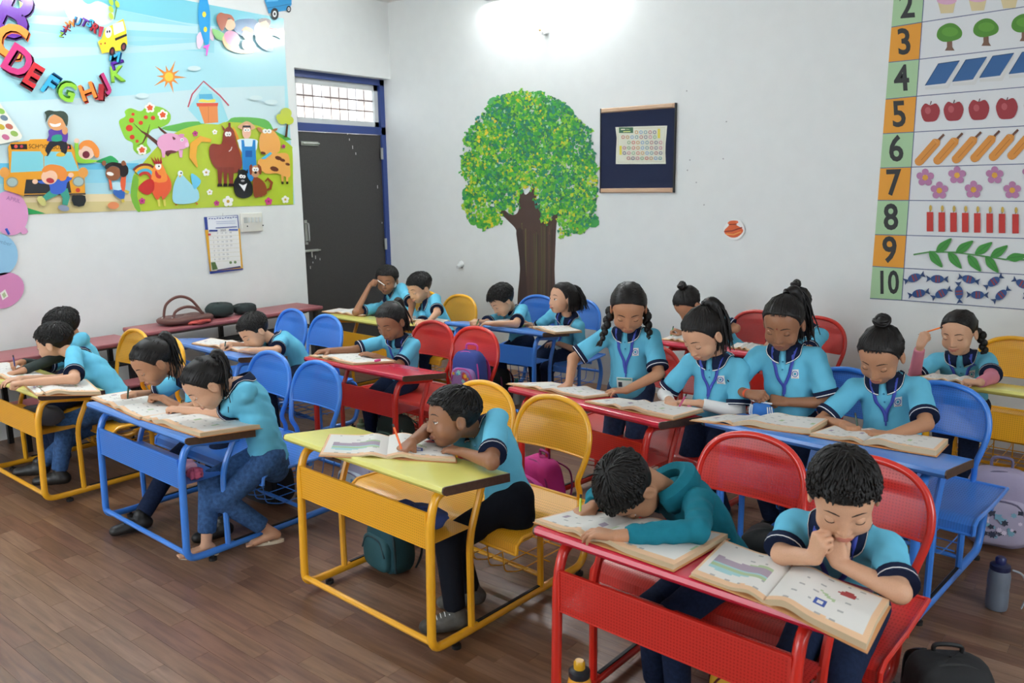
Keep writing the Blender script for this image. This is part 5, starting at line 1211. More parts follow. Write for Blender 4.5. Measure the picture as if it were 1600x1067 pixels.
for x,y in((735,528),(798,563),(696,735)): flower(x,y,26,'#f4efe2','#dd5a33'); flower(x,y,15,'#dd5a33','#dd5a33')
for x,y,r,c,d in((957,655,14,'#c0407e','#7a2a52'),(1053,647,13,'#f2f0e6','#d8b04a'),(1011,845,19,'#f2f0e6','#c99a5a'),(1028,942,15,'#f2f0e6','#c99a5a'),(1118,987,27,'#f5f3ea','#c9a23a'),(1062,996,14,'#c0407e','#7a2a52'),(697,985,16,'#c0407e','#7a2a52'),(1317,987,19,'#d23f8a','#8a2a5a'),(1399,978,19,'#f5f3ea','#c9a23a'),(1390,718,11,'#c0407e','#7a2a52')): flower(x,y,r,c,d)
# pig
p.ell('#e6a3c4',835,700,65,48); p.ell('#e6a3c4',890,700,34,32); S('#d98cb4',[(870,665),(885,655),(905,658),(895,680)]); p.ell('#f0bcd6',917,710,10,13); 
for x in(800,885): S('#e6a3c4',[(x-10,735),(x+12,735),(x+8,772),(x-4,772)])
S('#6a2f36',[(810,742),(840,736),(870,745),(835,752)],2); S('#6a2f36',[(845,668),(862,680),(850,686)],2); p.ell('#f5f5f0',892,685,8,8); p.ell('#222222',893,686,3,3)
# rooster
for i,(c,r) in enumerate((('#6b2f2a',78),('#e8a83a',66),('#4fb0c8',52),('#c0392f',38))): p.line(c,[(712-r*math.cos(t)*.95,885-r*math.sin(t)*1.0+(0 if t<2 else 20*(t-2))) for t in np.linspace(.7,2.9,12)],14)
S('#e05a32',[(740,905),(745,850),(770,815),(800,830),(835,880),(838,930),(800,980),(790,960),(770,980),(745,940)],3); S('#ef8a3a',[(752,820),(775,800),(800,812),(822,880),(790,895),(765,892),(742,880)],3); S('#c22f2c',[(680,915),(720,880),(752,885),(755,930),(725,955),(690,940)],3); p.ell('#f0ede4',776,815,15,17); p.ell('#222222',779,815,4,4); S('#c22f2c',[(765,835),(778,855),(790,862),(786,875),(768,870),(760,850)],3)
for k in range(4): S('#a82530',[(758+k*8,806),(738+k*17,768-4*(k%2)),(768+k*9,800)])
S('#d9cf5a',[(772,978),(776,1012),(786,1012),(784,978)]); S('#d9cf5a',[(800,978),(804,1010),(814,1010),(812,978)])
# hen
S('#9fd6e4',[(850,990),(848,930),(862,880),(884,850),(905,868),(940,905),(972,935),(970,985),(900,1000)],3); p.ell('#e9f2f2',884,850,13,14); p.ell('#222222',888,848,4,4); S('#e8b84a',[(876,860),(890,858),(882,872)]); S('#6cc6e6',[(935,862),(948,852),(985,885),(970,915),(950,925)],3); S('#c8452f',[(858,998),(870,1004),(862,1008)]); S('#c8452f',[(960,990),(972,1000),(962,1004)])
# horse with tail
p.line('#e9a83a',[(1035,690),(985,680),(950,710),(945,770),(968,820)],[16,30,38,34,6]); S('#8b3a2c',[(1025,735),(1040,705),(1085,705),(1095,650),(1120,620),(1145,640),(1160,700),(1185,780),(1180,830),(1140,850),(1070,835),(1035,790)],4)
for x,w_ in((1078,13),(1105,11),(1133,15)): S('#7d3226',[(x-w_,820),(x+w_,820),(x+w_*.6,905),(x-w_*.6,905)]); S('#2a1512',[(x-w_*.8,900),(x+w_*.8,900),(x+w_,914),(x-w_,914)])
S('#8b3a2c',[(1085,612),(1100,628),(1108,640),(1095,640)]); S('#7d3226',[(1120,600),(1130,602),(1132,640),(1118,636)]); S('#e0902f',[(1140,620),(1160,650),(1185,720),(1180,760),(1165,700)],3); p.ell('#f6f3ec',1112,657,10,12); p.ell('#f6f3ec',1125,657,9,12); p.ell('#1d1d1d',1114,659,3,3); p.ell('#1d1d1d',1124,659,3,3); p.line('#ead9d0',[(1122,742),(1132,735),(1137,720)],4)
# farmer
S('#d8a77c',[(1165,625),(1185,605),(1210,594),(1235,606),(1252,628),(1210,640)],3); p.ell('#eab79c',1209,645,22,38); S('#2a2a2e',[(1187,640),(1190,615),(1228,615),(1232,640),(1226,625),(1194,625)]); p.ell('#f6f3ec',1203,637,8,9); p.ell('#f6f3ec',1218,637,8,9); p.ell('#1d1d1d',1204,638,2.6,3); p.ell('#1d1d1d',1217,638,2.6,3)
S('#d9eef2',[(1165,685),(1195,680),(1235,680),(1262,688),(1262,705),(1250,745),(1185,745),(1168,700)],2); S('#2f86c6',[(1183,686),(1196,686),(1200,718),(1236,718),(1240,686),(1252,686),(1256,790),(1260,870),(1215,900),(1192,870)]); p.rect('#2460a8',1203,738,1236,770)
# cow
S('#eaa75c',[(1270,690),(1290,640),(1340,640),(1372,690),(1370,740),(1330,760),(1280,745)],4); S('#eda95a',[(1262,800),(1290,770),(1360,752),(1412,756),(1422,820),(1418,870),(1360,850),(1300,850)],3); S('#b5794a',[(1258,625),(1280,628),(1290,650),(1270,645)],2); S('#b5794a',[(1335,635),(1362,628),(1350,645)],2); p.ell('#f6f3ec',1299,643,12,11); p.ell('#f6f3ec',1320,643,12,11); p.ell('#1d1d1d',1302,643,3,3); p.ell('#1d1d1d',1318,643,3,3); S('#5ab8d8',[(1278,778),(1325,745),(1335,752),(1300,780)]) 
for x,y,r in((1290,750,13),(1365,775,18),(1385,785,14),(1345,828,22),(1410,805,12)): p.ell('#6a352a',x,y,r,r*.55,.3,9)
for x in(1385,1408): S('#eda95a',[(x-7,850),(x+7,850),(x+4,895),(x-4,895)]); S('#2a1a16',[(x-5,890),(x+6,890),(x+6,902),(x-5,902)])
# cat and dog
S('#1c1d20',[(1145,900),(1165,860),(1170,835),(1205,835),(1215,870),(1236,905),(1235,955),(1195,972),(1155,955)],4); S('#1c1d20',[(1165,845),(1170,825),(1180,845)]); S('#1c1d20',[(1205,842),(1215,828),(1216,852)]); S('#eeeeec',[(1170,900),(1192,908),(1212,898),(1198,938)]); p.ell('#f6f3ec',1182,864,9,9); p.ell('#f6f3ec',1196,866,8,8); p.ell('#1d1d1d',1183,865,3,3); p.ell('#1d1d1d',1195,867,3,3); p.ell('#9a9a9a',1190,886,9,5)
S('#8a4128',[(1240,880),(1262,868),(1300,900),(1308,950),(1270,965),(1245,962)],3); p.ell('#c99670',1252,840,22,30); S('#8a4128',[(1222,815),(1236,808),(1236,850),(1226,856)],2); S('#8a4128',[(1262,805),(1280,818),(1282,850),(1270,852)],2); p.ell('#f6f3ec',1246,830,10,11); p.ell('#f6f3ec',1260,830,9,10); p.ell('#1d1d1d',1248,832,3,3); p.ell('#1d1d1d',1258,832,3,3); p.ell('#1d1d1d',1253,846,7,6); p.line('#8a4128',[(1300,935),(1325,925),(1332,895),(1312,875),(1300,890)],[10,14,14,12,6])
for x in(1262,1280): S('#8a4128',[(x-6,920),(x+6,920),(x+5,965),(x-7,965)])
p.line('#5a2e24',[(1402,672),(1408,620),(1412,590)],[12,9,4]); 
for x,y,r in((1402,555,28),(1385,585,26),(1418,590,22),(1372,575,18)): p.ell('#c3cc4a',x,y,r,r*.95)
# school bus
S('#1f2226',[(355,955),(418,960),(412,1008),(362,1006)],2); S('#e09a2c',[(40,720),(52,700),(140,690),(150,683),(270,680),(352,712),(372,745),(388,850),(415,870),(418,955),(120,962),(20,930),(18,870),(46,848)])
S('#7fc9d2',[(58,742),(212,742),(214,838),(52,846)]); S('#7fc9d2',[(216,742),(350,745),(386,838),(218,842)]); S('#1d1d20',[(50,706),(132,706),(134,732),(56,732)]); S('#1d1d20',[(290,706),(346,708),(350,732),(296,732)]); p.ell('#d8524a',78,718,9,9); p.ell('#a83a4a',106,718,8,8); p.ell('#d8524a',332,722,8,8); p.text('#3a2a14','SCHOOL BUS',222,720,30,.03,sx=.9)
S('#2a2b2e',[(128,880),(338,878),(350,945),(118,950)]); p.line('#46403a',[(118,958),(420,950)],8); 
for x,y in((60,893),(385,890)): p.ell('#8f8a72',x,y,30,26); p.ell('#9fb4b0',x,y,24,20)
for x,y in((22,845),(408,846)): p.ell('#e09a4a',x,y,24,26)
p.ell('#c8452f',382,932,11,11)
# child on the bus roof
S('#23242c',[(245,690),(325,690),(326,750),(300,756),(296,715),(262,720),(235,765),(218,752)],2); S('#e0a23a',[(190,725),(205,722),(232,755),(215,765)],2); S('#e0b23a',[(280,752),(300,745),(322,760),(300,768),(276,764)],2); S('#5b3f9a',[(238,640),(262,630),(310,630),(332,650),(328,695),(300,690),(262,692),(230,690),(240,665)],3); S('#2f9a7c',[(258,665),(300,660),(302,690),(255,692)],2); p.ell('#d99a66',280,600,46,40); S('#3d4a40',[(218,550),(240,540),(268,545),(310,545),(334,570),(328,620),(314,598),(300,578),(262,560),(240,572),(225,600),(226,565)],3); S('#f4f4f0',[(244,603),(270,610),(298,602),(292,618),(262,622),(248,614)],2); p.ell('#d99a66',318,640,14,20)
# child in blue before the bus
p.line('#3f9a84',[(290,920),(262,945),(230,965),(215,975)],[50,40,30,22]); p.line('#3f9a84',[(310,930),(325,970),(318,1005)],[46,36,26]); p.ell('#8b93a6',312,1020,28,15,.2); p.ell('#cbc67a',205,985,28,17,.9); S('#3a62c0',[(240,905),(200,900),(185,890),(205,885),(260,885),(300,875),(345,862),(352,878),(330,895),(322,930),(290,952),(250,945)],3); p.ell('#eec0a0',172,890,14,12); p.ell('#eec0a0',348,858,14,12); p.ell('#eec0a0',242,868,40,36); S('#e58a3c',[(205,835),(225,812),(262,806),(310,818),(328,845),(322,880),(295,885),(280,850),(250,835),(220,845)],3); p.ell('#a8343a',246,885,20,13,.2)
# child waving behind
S('#8cc63e',[(366,700),(384,700),(388,760),(420,780),(478,785),(455,798),(395,800),(372,780)],2); p.ell('#e6c0a8',376,690,13,12); p.ell('#e6c0a8',424,748,40,34); S('#e58a3c',[(388,712),(410,690),(450,690),(485,730),(484,770),(465,768),(450,730),(415,715),(395,735)],3); p.ell('#6b2230',422,758,18,18)
# jumping child
S('#3364b0',[(558,930),(606,925),(612,960),(600,980),(560,955)],2); S('#bfe0e8',[(552,895),(590,895),(602,928),(558,930)],2); S('#e0603a',[(590,890),(600,850),(612,800),(620,808),(618,870),(612,935),(596,930)],2); S('#e0603a',[(532,880),(540,930),(552,928),(546,885)]); p.ell('#8a5436',555,850,38,36); S('#20181a',[(515,812),(545,795),(590,800),(625,815),(628,850),(608,868),(590,860),(585,825),(550,812),(522,830)],3); p.ell('#f0eee8',540,852,18,9,.2); p.ell('#8a5436',510,800,11,13); p.ell('#8a5436',605,800,11,13); p.line('#d0b84a',[(612,935),(632,945)],14); p.line('#d0b84a',[(602,975),(604,992)],14)
p.ell('#e08a5a',556,1007,28,18)
# animal card strip at far left
S('#e3e0d2',[(-60,440),(0,505),(110,665),(100,685),(-60,720)]); 
for x,y,c in((20,578,'#6a7d8c'),(45,620,'#b86a5a'),(28,672,'#c06a8a'),(70,655,'#8fae5a'),(5,622,'#c0a93a'),(5,545,'#8fbe5a')): p.ell(c,x,y,20,13,.4)
# green block and letters running round in a spiral
S('#8cc63e',[(90,-40),(170,-40),(150,85),(100,70)])
def L3(ch,x,y,sz,rot,c,d,dx=7,dy=7,sx=1):
    sz*=1.12 if y>190 or sz>150 else 1.2; dx*=1.3; dy*=1.3
    p.text(d,ch,x+dx,y+dy,sz,rot,.035,sx); p.text(d,ch,x+dx*.5,y+dy*.5,sz,rot,.035,sx,adv=False); p.text(c,ch,x,y,sz,rot,.03,sx)
L3('B',60,75,290,.45,'#5a2a86','#3a1a58',6,8); L3('C',45,205,200,.35,'#e8883a','#b8552a',6,10); L3('D',85,305,170,.55,'#c03a74','#5a1a34',10,12); L3('E',160,372,135,.55,'#c03038','#5a161c',-8,12); L3('F',240,420,115,.60,'#3fa9d4','#1a4f7a',10,-6); L3('G',328,455,112,.32,'#8cc63e','#4f9a3a',-6,-8); L3('H',430,452,100,-.35,'#e8883a','#b03a2a',8,8); L3('I',495,455,95,.05,'#a82a32','#5a161c',5,4,1.6); L3('J',520,400,100,-.45,'#c03a74','#7a1a2a',-6,8); L3('K',572,365,92,-.10,'#8cc63e','#5f9a2a',0,4); L3('L',572,315,74,1.3,'#5a2a9a','#3a1a6a',4,3); L3('M',562,278,62,.2,'#3fb0d8','#1a4f8a',6,4)
for ch,x,y,sz,r,c in(('R',462,138,50,.6,'#b8323c'),('S',440,115,46,.6,'#3fb0d8'),('T',412,112,44,.5,'#6a3aa0'),('U',378,105,44,.3,'#2f86b8'),('W',345,118,38,-.3,'#e8883a'),('X',325,140,34,-.3,'#a8323a'),('Y',312,158,30,-.5,'#4a3a9a'),('Z',300,170,26,.2,'#8cc63e')): L3(ch,x,y,sz,r,c,'#4a2a4a',4,3)
S('#c03a50',[(488,128),(510,132),(504,150),(494,182),(482,178)])
# yellow van
S('#f2cf3a',[(480,205),(498,190),(515,138),(545,125),(605,92),(618,140),(625,215),(600,245),(500,262)]); p.ell('#f5f5f2',532,158,16,28,.1); S('#e2e5e8',[(552,118),(602,104),(612,150),(560,172)]); S('#26262a',[(563,188),(620,165),(622,176),(566,200)]); 
for x,y in((550,252),(606,230)): p.ell('#26262a',x,y,14,22,.15); p.ell('#7a3a40',x,y,7,13,.15)
p.ell('#1d1d1d',526,156,4,7); p.ell('#1d1d1d',537,154,4,7); p.ell('#b84a2a',495,215,4,4); p.ell('#b84a2a',515,212,4,4)
p.line('#5a8a4a',[(560,95),(572,40),(565,-10)],5)
for x,y in((545,10),(545,45),(575,20),(545,78)): p.ell('#b8d84a',x,y,18,10,1.2)
for x,y in((952,335),(698,468),(1255,480),(1330,500)): p.ell('#cfe2e2',x,y,32,12)
# mother, child and baby
S('#7fc06a',[(1040,140),(1100,165),(1120,200),(1060,190)],2); S('#3f6f9a',[(1150,105),(1200,92),(1260,100),(1262,160),(1200,180),(1150,150)],3); S('#e9b87c',[(1090,200),(1105,170),(1140,230),(1250,255),(1180,262),(1115,240)],3)
for k,c in enumerate(('#e0705a','#e8b85a','#a8c86a','#7fb8d8')): p.line(c,[(1270+60*math.cos(t),205+k*9-58*math.sin(t)) for t in np.linspace(.15,1.9,9)],9) if 0 else p.line(c,[(1320,140+k*9),(1350,144+k*9),(1392,160+k*10)],9)
S('#4f8fb0',[(1255,200),(1270,150),(1320,145),(1345,240),(1300,245)],3); S('#d98fae',[(1098,175),(1120,150),(1165,165),(1172,215),(1125,220)],3); p.ell('#eec39c',1128,122,26,28); S('#a8563a',[(1062,80),(1080,62),(1100,66),(1135,75),(1150,105),(1120,90),(1100,140),(1085,150),(1065,110)],3); p.ell('#f0c8a4',1215,165,26,30); S('#e39a5a',[(1185,150),(1205,130),(1240,145),(1238,165),(1210,148)],2); S('#d9788a',[(1190,200),(1225,195),(1250,215),(1248,250),(1195,240)],3); p.ell('#f0e6dc',1275,150,30,42); p.ell('#f0c8a4',1298,122,24,28); S('#6a5a5a',[(1268,95),(1300,88),(1328,100),(1322,125),(1305,100),(1272,112)],2)
p.done('poster_print',e)
# ---- rocket and van stickers
e=empty('rocket_sticker',tuple(PX(319,40,XL)),label='blue paper rocket stuck over the top edge of the poster',cat='sticker')
q=Print('L',.012,.0003).crop(230,0,6.667); q.poly('#eccfe0',[(515,380),(560,330),(590,420),(545,510),(520,480)],2).poly('#eccfe0',[(650,300),(668,290),(692,360),(690,425),(655,400)],2).poly('#1f9bd8',[(545,0),(570,-60),(600,-90),(625,-20),(655,130),(655,300),(640,460),(605,466),(560,340),(530,180)],3).poly('#e86ad0',[(585,480),(655,458),(640,495),(625,580),(612,582),(615,500),(588,502)]); q.ell('#f2d43a',594,150,20,30).ell('#f2d43a',606,306,18,28); q.done('rocket',e)
e=empty('van_sticker',tuple(PX(435,8,XL)),label='blue paper van sticker above the right corner of the poster',cat='sticker')
q=Print('L',.010,.0003).crop(230,0,6.667); q.poly('#1f8fc8',[(1220,0),(1240,-70),(1500,-90),(1505,45),(1470,105),(1265,140),(1250,80)]).line('#155f8a',[(1250,85),(1500,40)],6).poly('#5fb8e0',[(1260,-50),(1360,-60),(1365,10),(1240,20)]); 
for x,y,r in((1328,145,42),(1475,95,24)): q.ell('#1f2024',x,y,r,r*1.5).ell('#e8e8e8',x,y,r*.5,r*.8).ell('#1f2024',x,y,r*.25,r*.4)
q.done('van',e)
# ---- balloon stickers
for lb,c,r,col,txt,tail,cat in (('pink paper balloon sticker marked April, topmost at the left edge',(15,333),(29,35),'#d795bf','APRIL',((30,358),(36,366),(44,362),(36,352)),0),('blue paper balloon sticker between two pink ones at the left edge',(-3,398),(31,33),'#8fbfdc','ptember',((2,428),(14,434),(10,440),(0,436)),0),('lowest pink paper balloon sticker with a small white tag at the left edge',(5,454),(34,27),'#cf86b4','',((-20,440),(-10,434),(0,430),(-10,450)),0)):
    e=empty('balloon_sticker',tuple(PX(*c,XL)),label=lb,cat='sticker'); q=Print('L',.008,.0004); q.poly(col,tail,2).ell(col,c[0],c[1],r[0],r[1],-.2 if r[0]<r[1] else -.45,28)
    if txt: q.text('#a06a9a' if col!='#8fbfdc' else '#6a8fb0',txt,c[0]+6,c[1]-r[1]*.6,9,.25)
    if 'tag' in lb: q.poly('#e6e3da',[(0,458),(8,452),(13,463),(4,469)]).poly('#a8b88a',[(3,460),(7,456),(10,462),(6,466)])
    q.done('balloon',e)
MB().tube([PX(9,357,XL+.006),PX(14,366,XL+.006)],.009,6).build('ribbon',mat('ribbon_blue','#2a4fb0',.5),None,label='short blue ribbon between the two upper balloon stickers',cat='ribbon')
# ---- calendar and switch board
e=empty('wall_calendar',tuple(PX(349,380,XL)),label='hanging wall calendar with yellow and blue borders left of the door',cat='calendar')
q=Print('L',.006,.0004).crop(290,310,8.207)
q.poly('#2b3f8c',[(235,240),(670,212),(738,912),(312,968)]); q.poly('#e0a830',[(248,405),(695,385),(735,895),(312,935)]); q.poly('#e3e5ea',[(275,240),(660,220),(676,385),(290,400)]); q.poly('#e9e8e4',[(290,400),(676,385),(712,885),(330,930)])
[q.line('#3a4a90',[(295+i*34,262-i*2),(318+i*34,256-i*2+(i%3)*6)],11) for i in range(11)]; q.line('#8f9ac0',[(390,300),(640,290)],5); q.line('#8f9ac0',[(395,325),(640,315)],5); q.line('#2b3f8c',[(385,378),(660,362)],10); q.rect('#2b3f8c',300,402,410,424); q.rect('#4a62a8',555,392,672,412); q.text('#3a3a3a','2025',482,408,36,-.05); q.ell('#c94a5a',306,463,20,14)
n=1
for col in range(6):
    for row in range(7):
        d=col*7+row
        if 1<=d<=31: q.text('#7a7f88',str(d),372+col*56+row*4-20,452+row*55-col*4,30,-.04)
for r_ in range(7): q.line('#c9c2a0',[(300+r_*5,485+r_*54),(690+r_*4,470+r_*54)],3)
q.poly('#4f6a3c',[(325,820),(380,815),(415,905),(345,920)]); q.ell('#6f8a5a',578,822,18,18).ell('#6f8a5a',636,818,18,18); q.poly('#3a3a6a',[(400,915),(700,865),(712,885),(410,925)])
q.done('calendar_sheet',e)
a=PX(296+52,337,XL+.004); MB().tube([a,a+(.004,0,.02)],.002,5).build('nail',steel,e)
a,b=PX(374,333,XL),PX(409,361,XL); c=(a+b)/2
e=empty('switch_board',tuple(c),label='cream electric switch board beside the calendar',cat='switch')
MB().rbox((XL+.012,c[1],c[2]),(.024,abs(b[1]-a[1]),abs(a[2]-b[2])),.006).build('plate',mat('switch_cream','#d5d3c8',.35),e)
for i in range(4): MB().box((XL+.026,a[1]+.07+i*.035,c[2]+.02),(.006,.022,.04)).build('switch',whitef,e,smooth=False)
MB().box((XL+.026,a[1]+.035,c[2]+.02),(.005,.03,.045)).build('socket_face',mat('switch_grey','#aeb0ac',.4),e,smooth=False)
g=MB()
for i in(0,3): g.ball((XL+.026,a[1]+.05+i*.05,c[2]-.03),.006,8,6)
g.build('socket_pin',blackm,e)
# ---- painted tree
e=empty('tree_painting',tuple(PY(838,350,YB)),label='tree with a bushy green and yellow crown painted on the back wall',cat='painting')
q=Print('B',.0012,.00002).crop(700,120,2.668)
q.poly('#4a342c',[(298,990),(300,800),(290,700),(285,640),(250,600),(215,565),(212,535),(232,552),(265,575),(290,565),(296,520),(280,420),(300,430),(320,490),(345,470),(355,440),(372,520),(380,555),(392,500),(405,420),(412,400),(408,520),(425,590),(445,560),(470,500),(492,430),(480,500),(462,560),(452,620),(448,700),(444,800),(436,990)],4)
for i in range(26):
    x=305+rr.random()*130; q.line(rr.choice(['#5a4534','#3a2a26','#4e4a2c','#5f5a34','#43302a']),[(x,600+rr.random()*60),(x+rr.uniform(-4,4),780),(x*.98+6,985)],rr.uniform(2,6))
q.poly('#3a2824',[(298,990),(300,800),(290,700),(285,640),(310,640),(322,760),(330,990)],3)
q.done('trunk',e)
q=Print('B',.0038,.0000009).crop(700,120,2.668)
out=[(60,330),(80,230),(140,150),(210,90),(300,60),(400,75),(480,110),(545,180),(595,230),(605,320),(622,380),(615,500),(612,590),(560,640),(470,665),(455,600),(440,575),(420,590),(410,610),(395,590),(380,545),(355,510),(345,470),(310,470),(290,540),(265,570),(235,545),(215,610),(150,630),(90,590),(70,540),(75,440),(58,400)]
OP=smoothpts(np.array([(a,b,0) for a,b in out],float),4,closed=True)[:,:2]
def inside(x,y):
    c=False; n=len(OP); j=n-1
    for i in range(n):
        if (OP[i][1]>y)!=(OP[j][1]>y) and x<(OP[j][0]-OP[i][0])*(y-OP[i][1])/(OP[j][1]-OP[i][1])+OP[i][0]: c=not c
        j=i
    return c
GP=['#2f8f3a','#3fa43c','#5cb52f','#86c22e','#c3c92c','#1f7a58','#23806e','#2f6f4a','#e0c62e','#9ccf4a','#a9d6a8']
rt=random.Random(5); cnt=0; ps=[]
for k in range(420):
    x,y=rt.uniform(70,610),rt.uniform(75,640)
    if inside(x,y) and min(math.hypot(x-a,y-b) for a,b in OP[::3])>16: q.ell(rt.choice(['#3f9a4a','#2f8a5a','#58a83c','#2a7f66','#79b53a','#4fa05a']),x,y,rt.uniform(14,26),rt.uniform(14,30),rt.uniform(0,3),9)
while cnt<5200:
    x=rt.uniform(45,640); y=rt.uniform(45,680)
    m_=min(math.hypot(x-a,y-b) for a,b in OP[::4])
    ins=inside(x,y)
    if not ins and (m_>12 or rt.random()<.55): continue
    yel=math.sin(x*.021+1)*math.sin(y*.017+.4)+ (1.0 if x<170 and y>180 else 0)*.5-(.6 if x>400 and y<360 else 0)-(.5 if x<260 and 120<y<300 else 0)
    wts=[3,4,4,2.5+2*yel,1.2+2.4*yel,2.2-2*yel,1.8-2.2*yel,2-2*yel,.6+1.2*yel,1.5,.5]
    c=rt.choices(GP,[max(.05,w_) for w_ in wts])[0]; s_=rt.uniform(4,10); a=rt.uniform(0,pi); 
    if 285<x<460 and 380<y<520 and rt.random()<.35: continue
    pts=[(x+s_*math.cos(a+t)*(1 if k%2 else .55),y+s_*1.1*math.sin(a+t)*(1 if k%2 else .6)) for k,t in enumerate(np.linspace(0,2*pi,6,endpoint=False))]
    q.poly(c,pts); cnt+=1
q.done('foliage',e)
# ---- notice board with the letter chart
e=empty('notice_board',tuple(PY(998,235,YB)),label='dark blue notice board with two wooden rails and a pinned chart',cat='board')
a,b=PY(941,170,YB),PY(1054,301,YB); x0,x1,z1,z0=a[0],b[0],a[2],b[2]
MB().box(((x0+x1)/2,YB-.009,(z0+z1)/2),(x1-x0,.018,z1-z0)).build('felt_panel',mat('felt_navy','#1b2440',.95,bump=.3,bscale=200),e,smooth=False)
wr_=mat('rail_wood','#c9a585',.45,var=.06,bscale=8)
for z in(z0+.018,z1-.018):
    MB().add([(x0,YB-.018,z-.018),(x1,YB-.018,z-.018),(x1,YB-.018,z+.018),(x0,YB-.018,z+.018),(x0+.02,YB-.034,z-.010),(x1-.02,YB-.034,z-.010),(x1-.02,YB-.034,z+.012),(x0+.02,YB-.034,z+.012)],[(0,1,5,4),(1,2,6,5),(2,3,7,6),(3,0,4,7),(4,5,6,7)]).build('rail',wr_,e,smooth=False)
for x in(x0,x1): MB().box((x,YB-.012,(z0+z1)/2),(.008,.024,z1-z0)).build('edge_strip',blackm,e,smooth=False)
q=Print('B',.0195,.0002).crop(900,140,5.93); q.poly('#dcdcc8',[(365,348),(600,340),(845,333),(838,420),(830,500),(828,580),(832,688),(600,690),(368,690),(372,560),(378,450)]); q.line('#b8ae8a',[(385,362),(825,352),(812,500),(815,668),(385,672),(390,500),(385,362)],3); q.rect('#3f6a4a',398,350,530,402); q.line('#e6e6c8',[(415,370),(455,368)],9); q.line('#b9c48a',[(462,368),(495,370)],5); q.line('#dfe68a',[(438,390),(505,388)],8); q.rect('#e0cf4a',756,362,780,450); q.rect('#e0cf4a',402,520,424,604)
cs=['#c98a3a','#b0405a','#6fae7a','#5f9ad0','#4a4a7a','#c94a4a','#3f8a9a','#c96a8a']
for j,(y,xs) in enumerate(((395,range(560,740,42)),(440,range(436,740,42)),(490,range(490,800,42)),(540,range(448,800,42)),(588,range(448,800,42)),(636,range(486,800,42)))):
    for i,x in enumerate(xs):
        c=cs[(i*3+j*5)%8]; th=np.linspace(0,2*pi,13); q.line(c,[(x+13*math.cos(t),y-j*.0+14*math.sin(t)) for t in th],5)
q.done('letter_chart',e)
# ---- clay pot sticker, sockets on the back wall
e=empty('clay_pot_sticker',tuple(PY(1147,358,YB)),label='orange clay pot paper cutout on the back wall',cat='sticker')
q=Print('B',.010,.0004).crop(700,120,2.668); q.poly('#ecebe6',[(1148,640),(1160,612),(1185,596),(1215,598),(1235,625),(1232,655),(1205,678),(1170,672)],3).poly('#d9602f',[(1150,645),(1172,618),(1165,610),(1178,600),(1205,600),(1210,608),(1200,616),(1226,632),(1228,648),(1205,668),(1175,668)],3).line('#8a2f1c',[(1152,645),(1185,642),(1226,628)],5).line('#8a2f1c',[(1170,616),(1204,614)],4).line('#e89a4a',[(1160,655),(1190,658),(1222,646)],5); q.done('pot',e)
def holder(px,py,label,bulb):
    a=PY(px,py,YB-.02); e=empty('lamp_holder',tuple(a),label=label,cat='lamp holder'); R=np.array([[1,0,0],[0,0,-1],[0,-1,0]])@np.array([[1,0,0],[0,1,0],[0,0,1.]])
    g=MB(); g.lathe([(.030,-.02),(.032,-.01),(.020,.004),(.018,.035),(.015,.04)],a,14,R=np.array([[1,0,0],[0,0,1],[0,-1,-.4]])); g.build('holder',whitef,e)
    if bulb: MB().ball(a+(-.02,-.045,.012),.012,8,6).build('brass_contact',mat('brass','#9a7a4a',.4,.7),e)
holder(852,50,'white bulb holder high on the back wall below the tube light',True); holder(719,414,'small white holder low on the back wall left of the painted trunk',False)
g=MB()
for x,y in((1074,266),(1078,250),(1130,248),(1100,320),(1088,285),(1135,190),(1073,142)):
    a=PY(x,y,YB-.001); g.ball(a,(.006,.001,.006),8,4)
g.build('wall_mark',mat('mark_grey','#a9aaa8',.8),None,label='small grey scuff marks on the wall right of the notice board',cat='marks')
# ---- number chart
e=empty('number_chart',tuple(PY(1480,240,YB)),label='tall number chart from two to ten with counted pictures on the back wall',cat='chart')
q=Print('B',.0030,.00005)
rowY=[(-27,None)]+[]
# (y at left edge, y at the column line, y at frame right) of each row border, picture pixels
bd=[(-14,-26,-52),(42.5,34.6,10.6),(97.5,92.6,73.9),(155,150.3,136.2),(209,206.3,197),(262.5,261.1,256.2),(313,313.1,314.4),(366.5,367.6,372.3),(416,419.1,428.4),(466.2,469,482.5)]
lx_=lambda y:1393.0-(y-40)*.0790; cx_=lambda y:1443.2-y*.0731
def lineY(b,x): return b[1]+(b[2]-b[1])*(x-1440)/(1600-1440) if x>1440 else b[0]+(b[1]-b[0])*(x-1380)/60
XE=1720
q.poly('#dcdedf',[(lx_(-60),-14-40),(XE,lineY(bd[0],XE)-45),(XE,lineY(bd[-1],XE)),(lx_(466),466.2)])
gn,og='#a5c79a','#e39a2c'
for i in range(9):
    a,b=bd[i],bd[i+1]; q.poly(gn if i%2==0 else og,[(lx_(a[0]),a[0]),(cx_(a[1]),a[1]),(cx_(b[1]),b[1]),(lx_(b[0]),b[0])])
q.poly(og,[(lx_(-60),-56),(cx_(-70),-72),(cx_(-26),-26),(lx_(-14),-14)])
for i in range(10):
    b=bd[i]; q.line('#5a6486',[(lx_(b[0]),b[0]),(cx_(b[1]),b[1]),(XE,lineY(b,XE))],1.3)
q.line('#5a6486',[(cx_(-60),-60),(cx_(469),469)],1.3)
for i,(t,x,y) in enumerate((('2',1417,10),('3',1413,67),('4',1409,124),('5',1405,180),('6',1400,234),('7',1396,287),('8',1392,341),('9',1390,392),('10',1387,443))):
    q.text('#2a2c2c',t,x,y,56 if t!='10' else 50,-.08+.03*i*.3,.022,.85 if t!='10' else .72)
q.crop(1340,0,2.177)
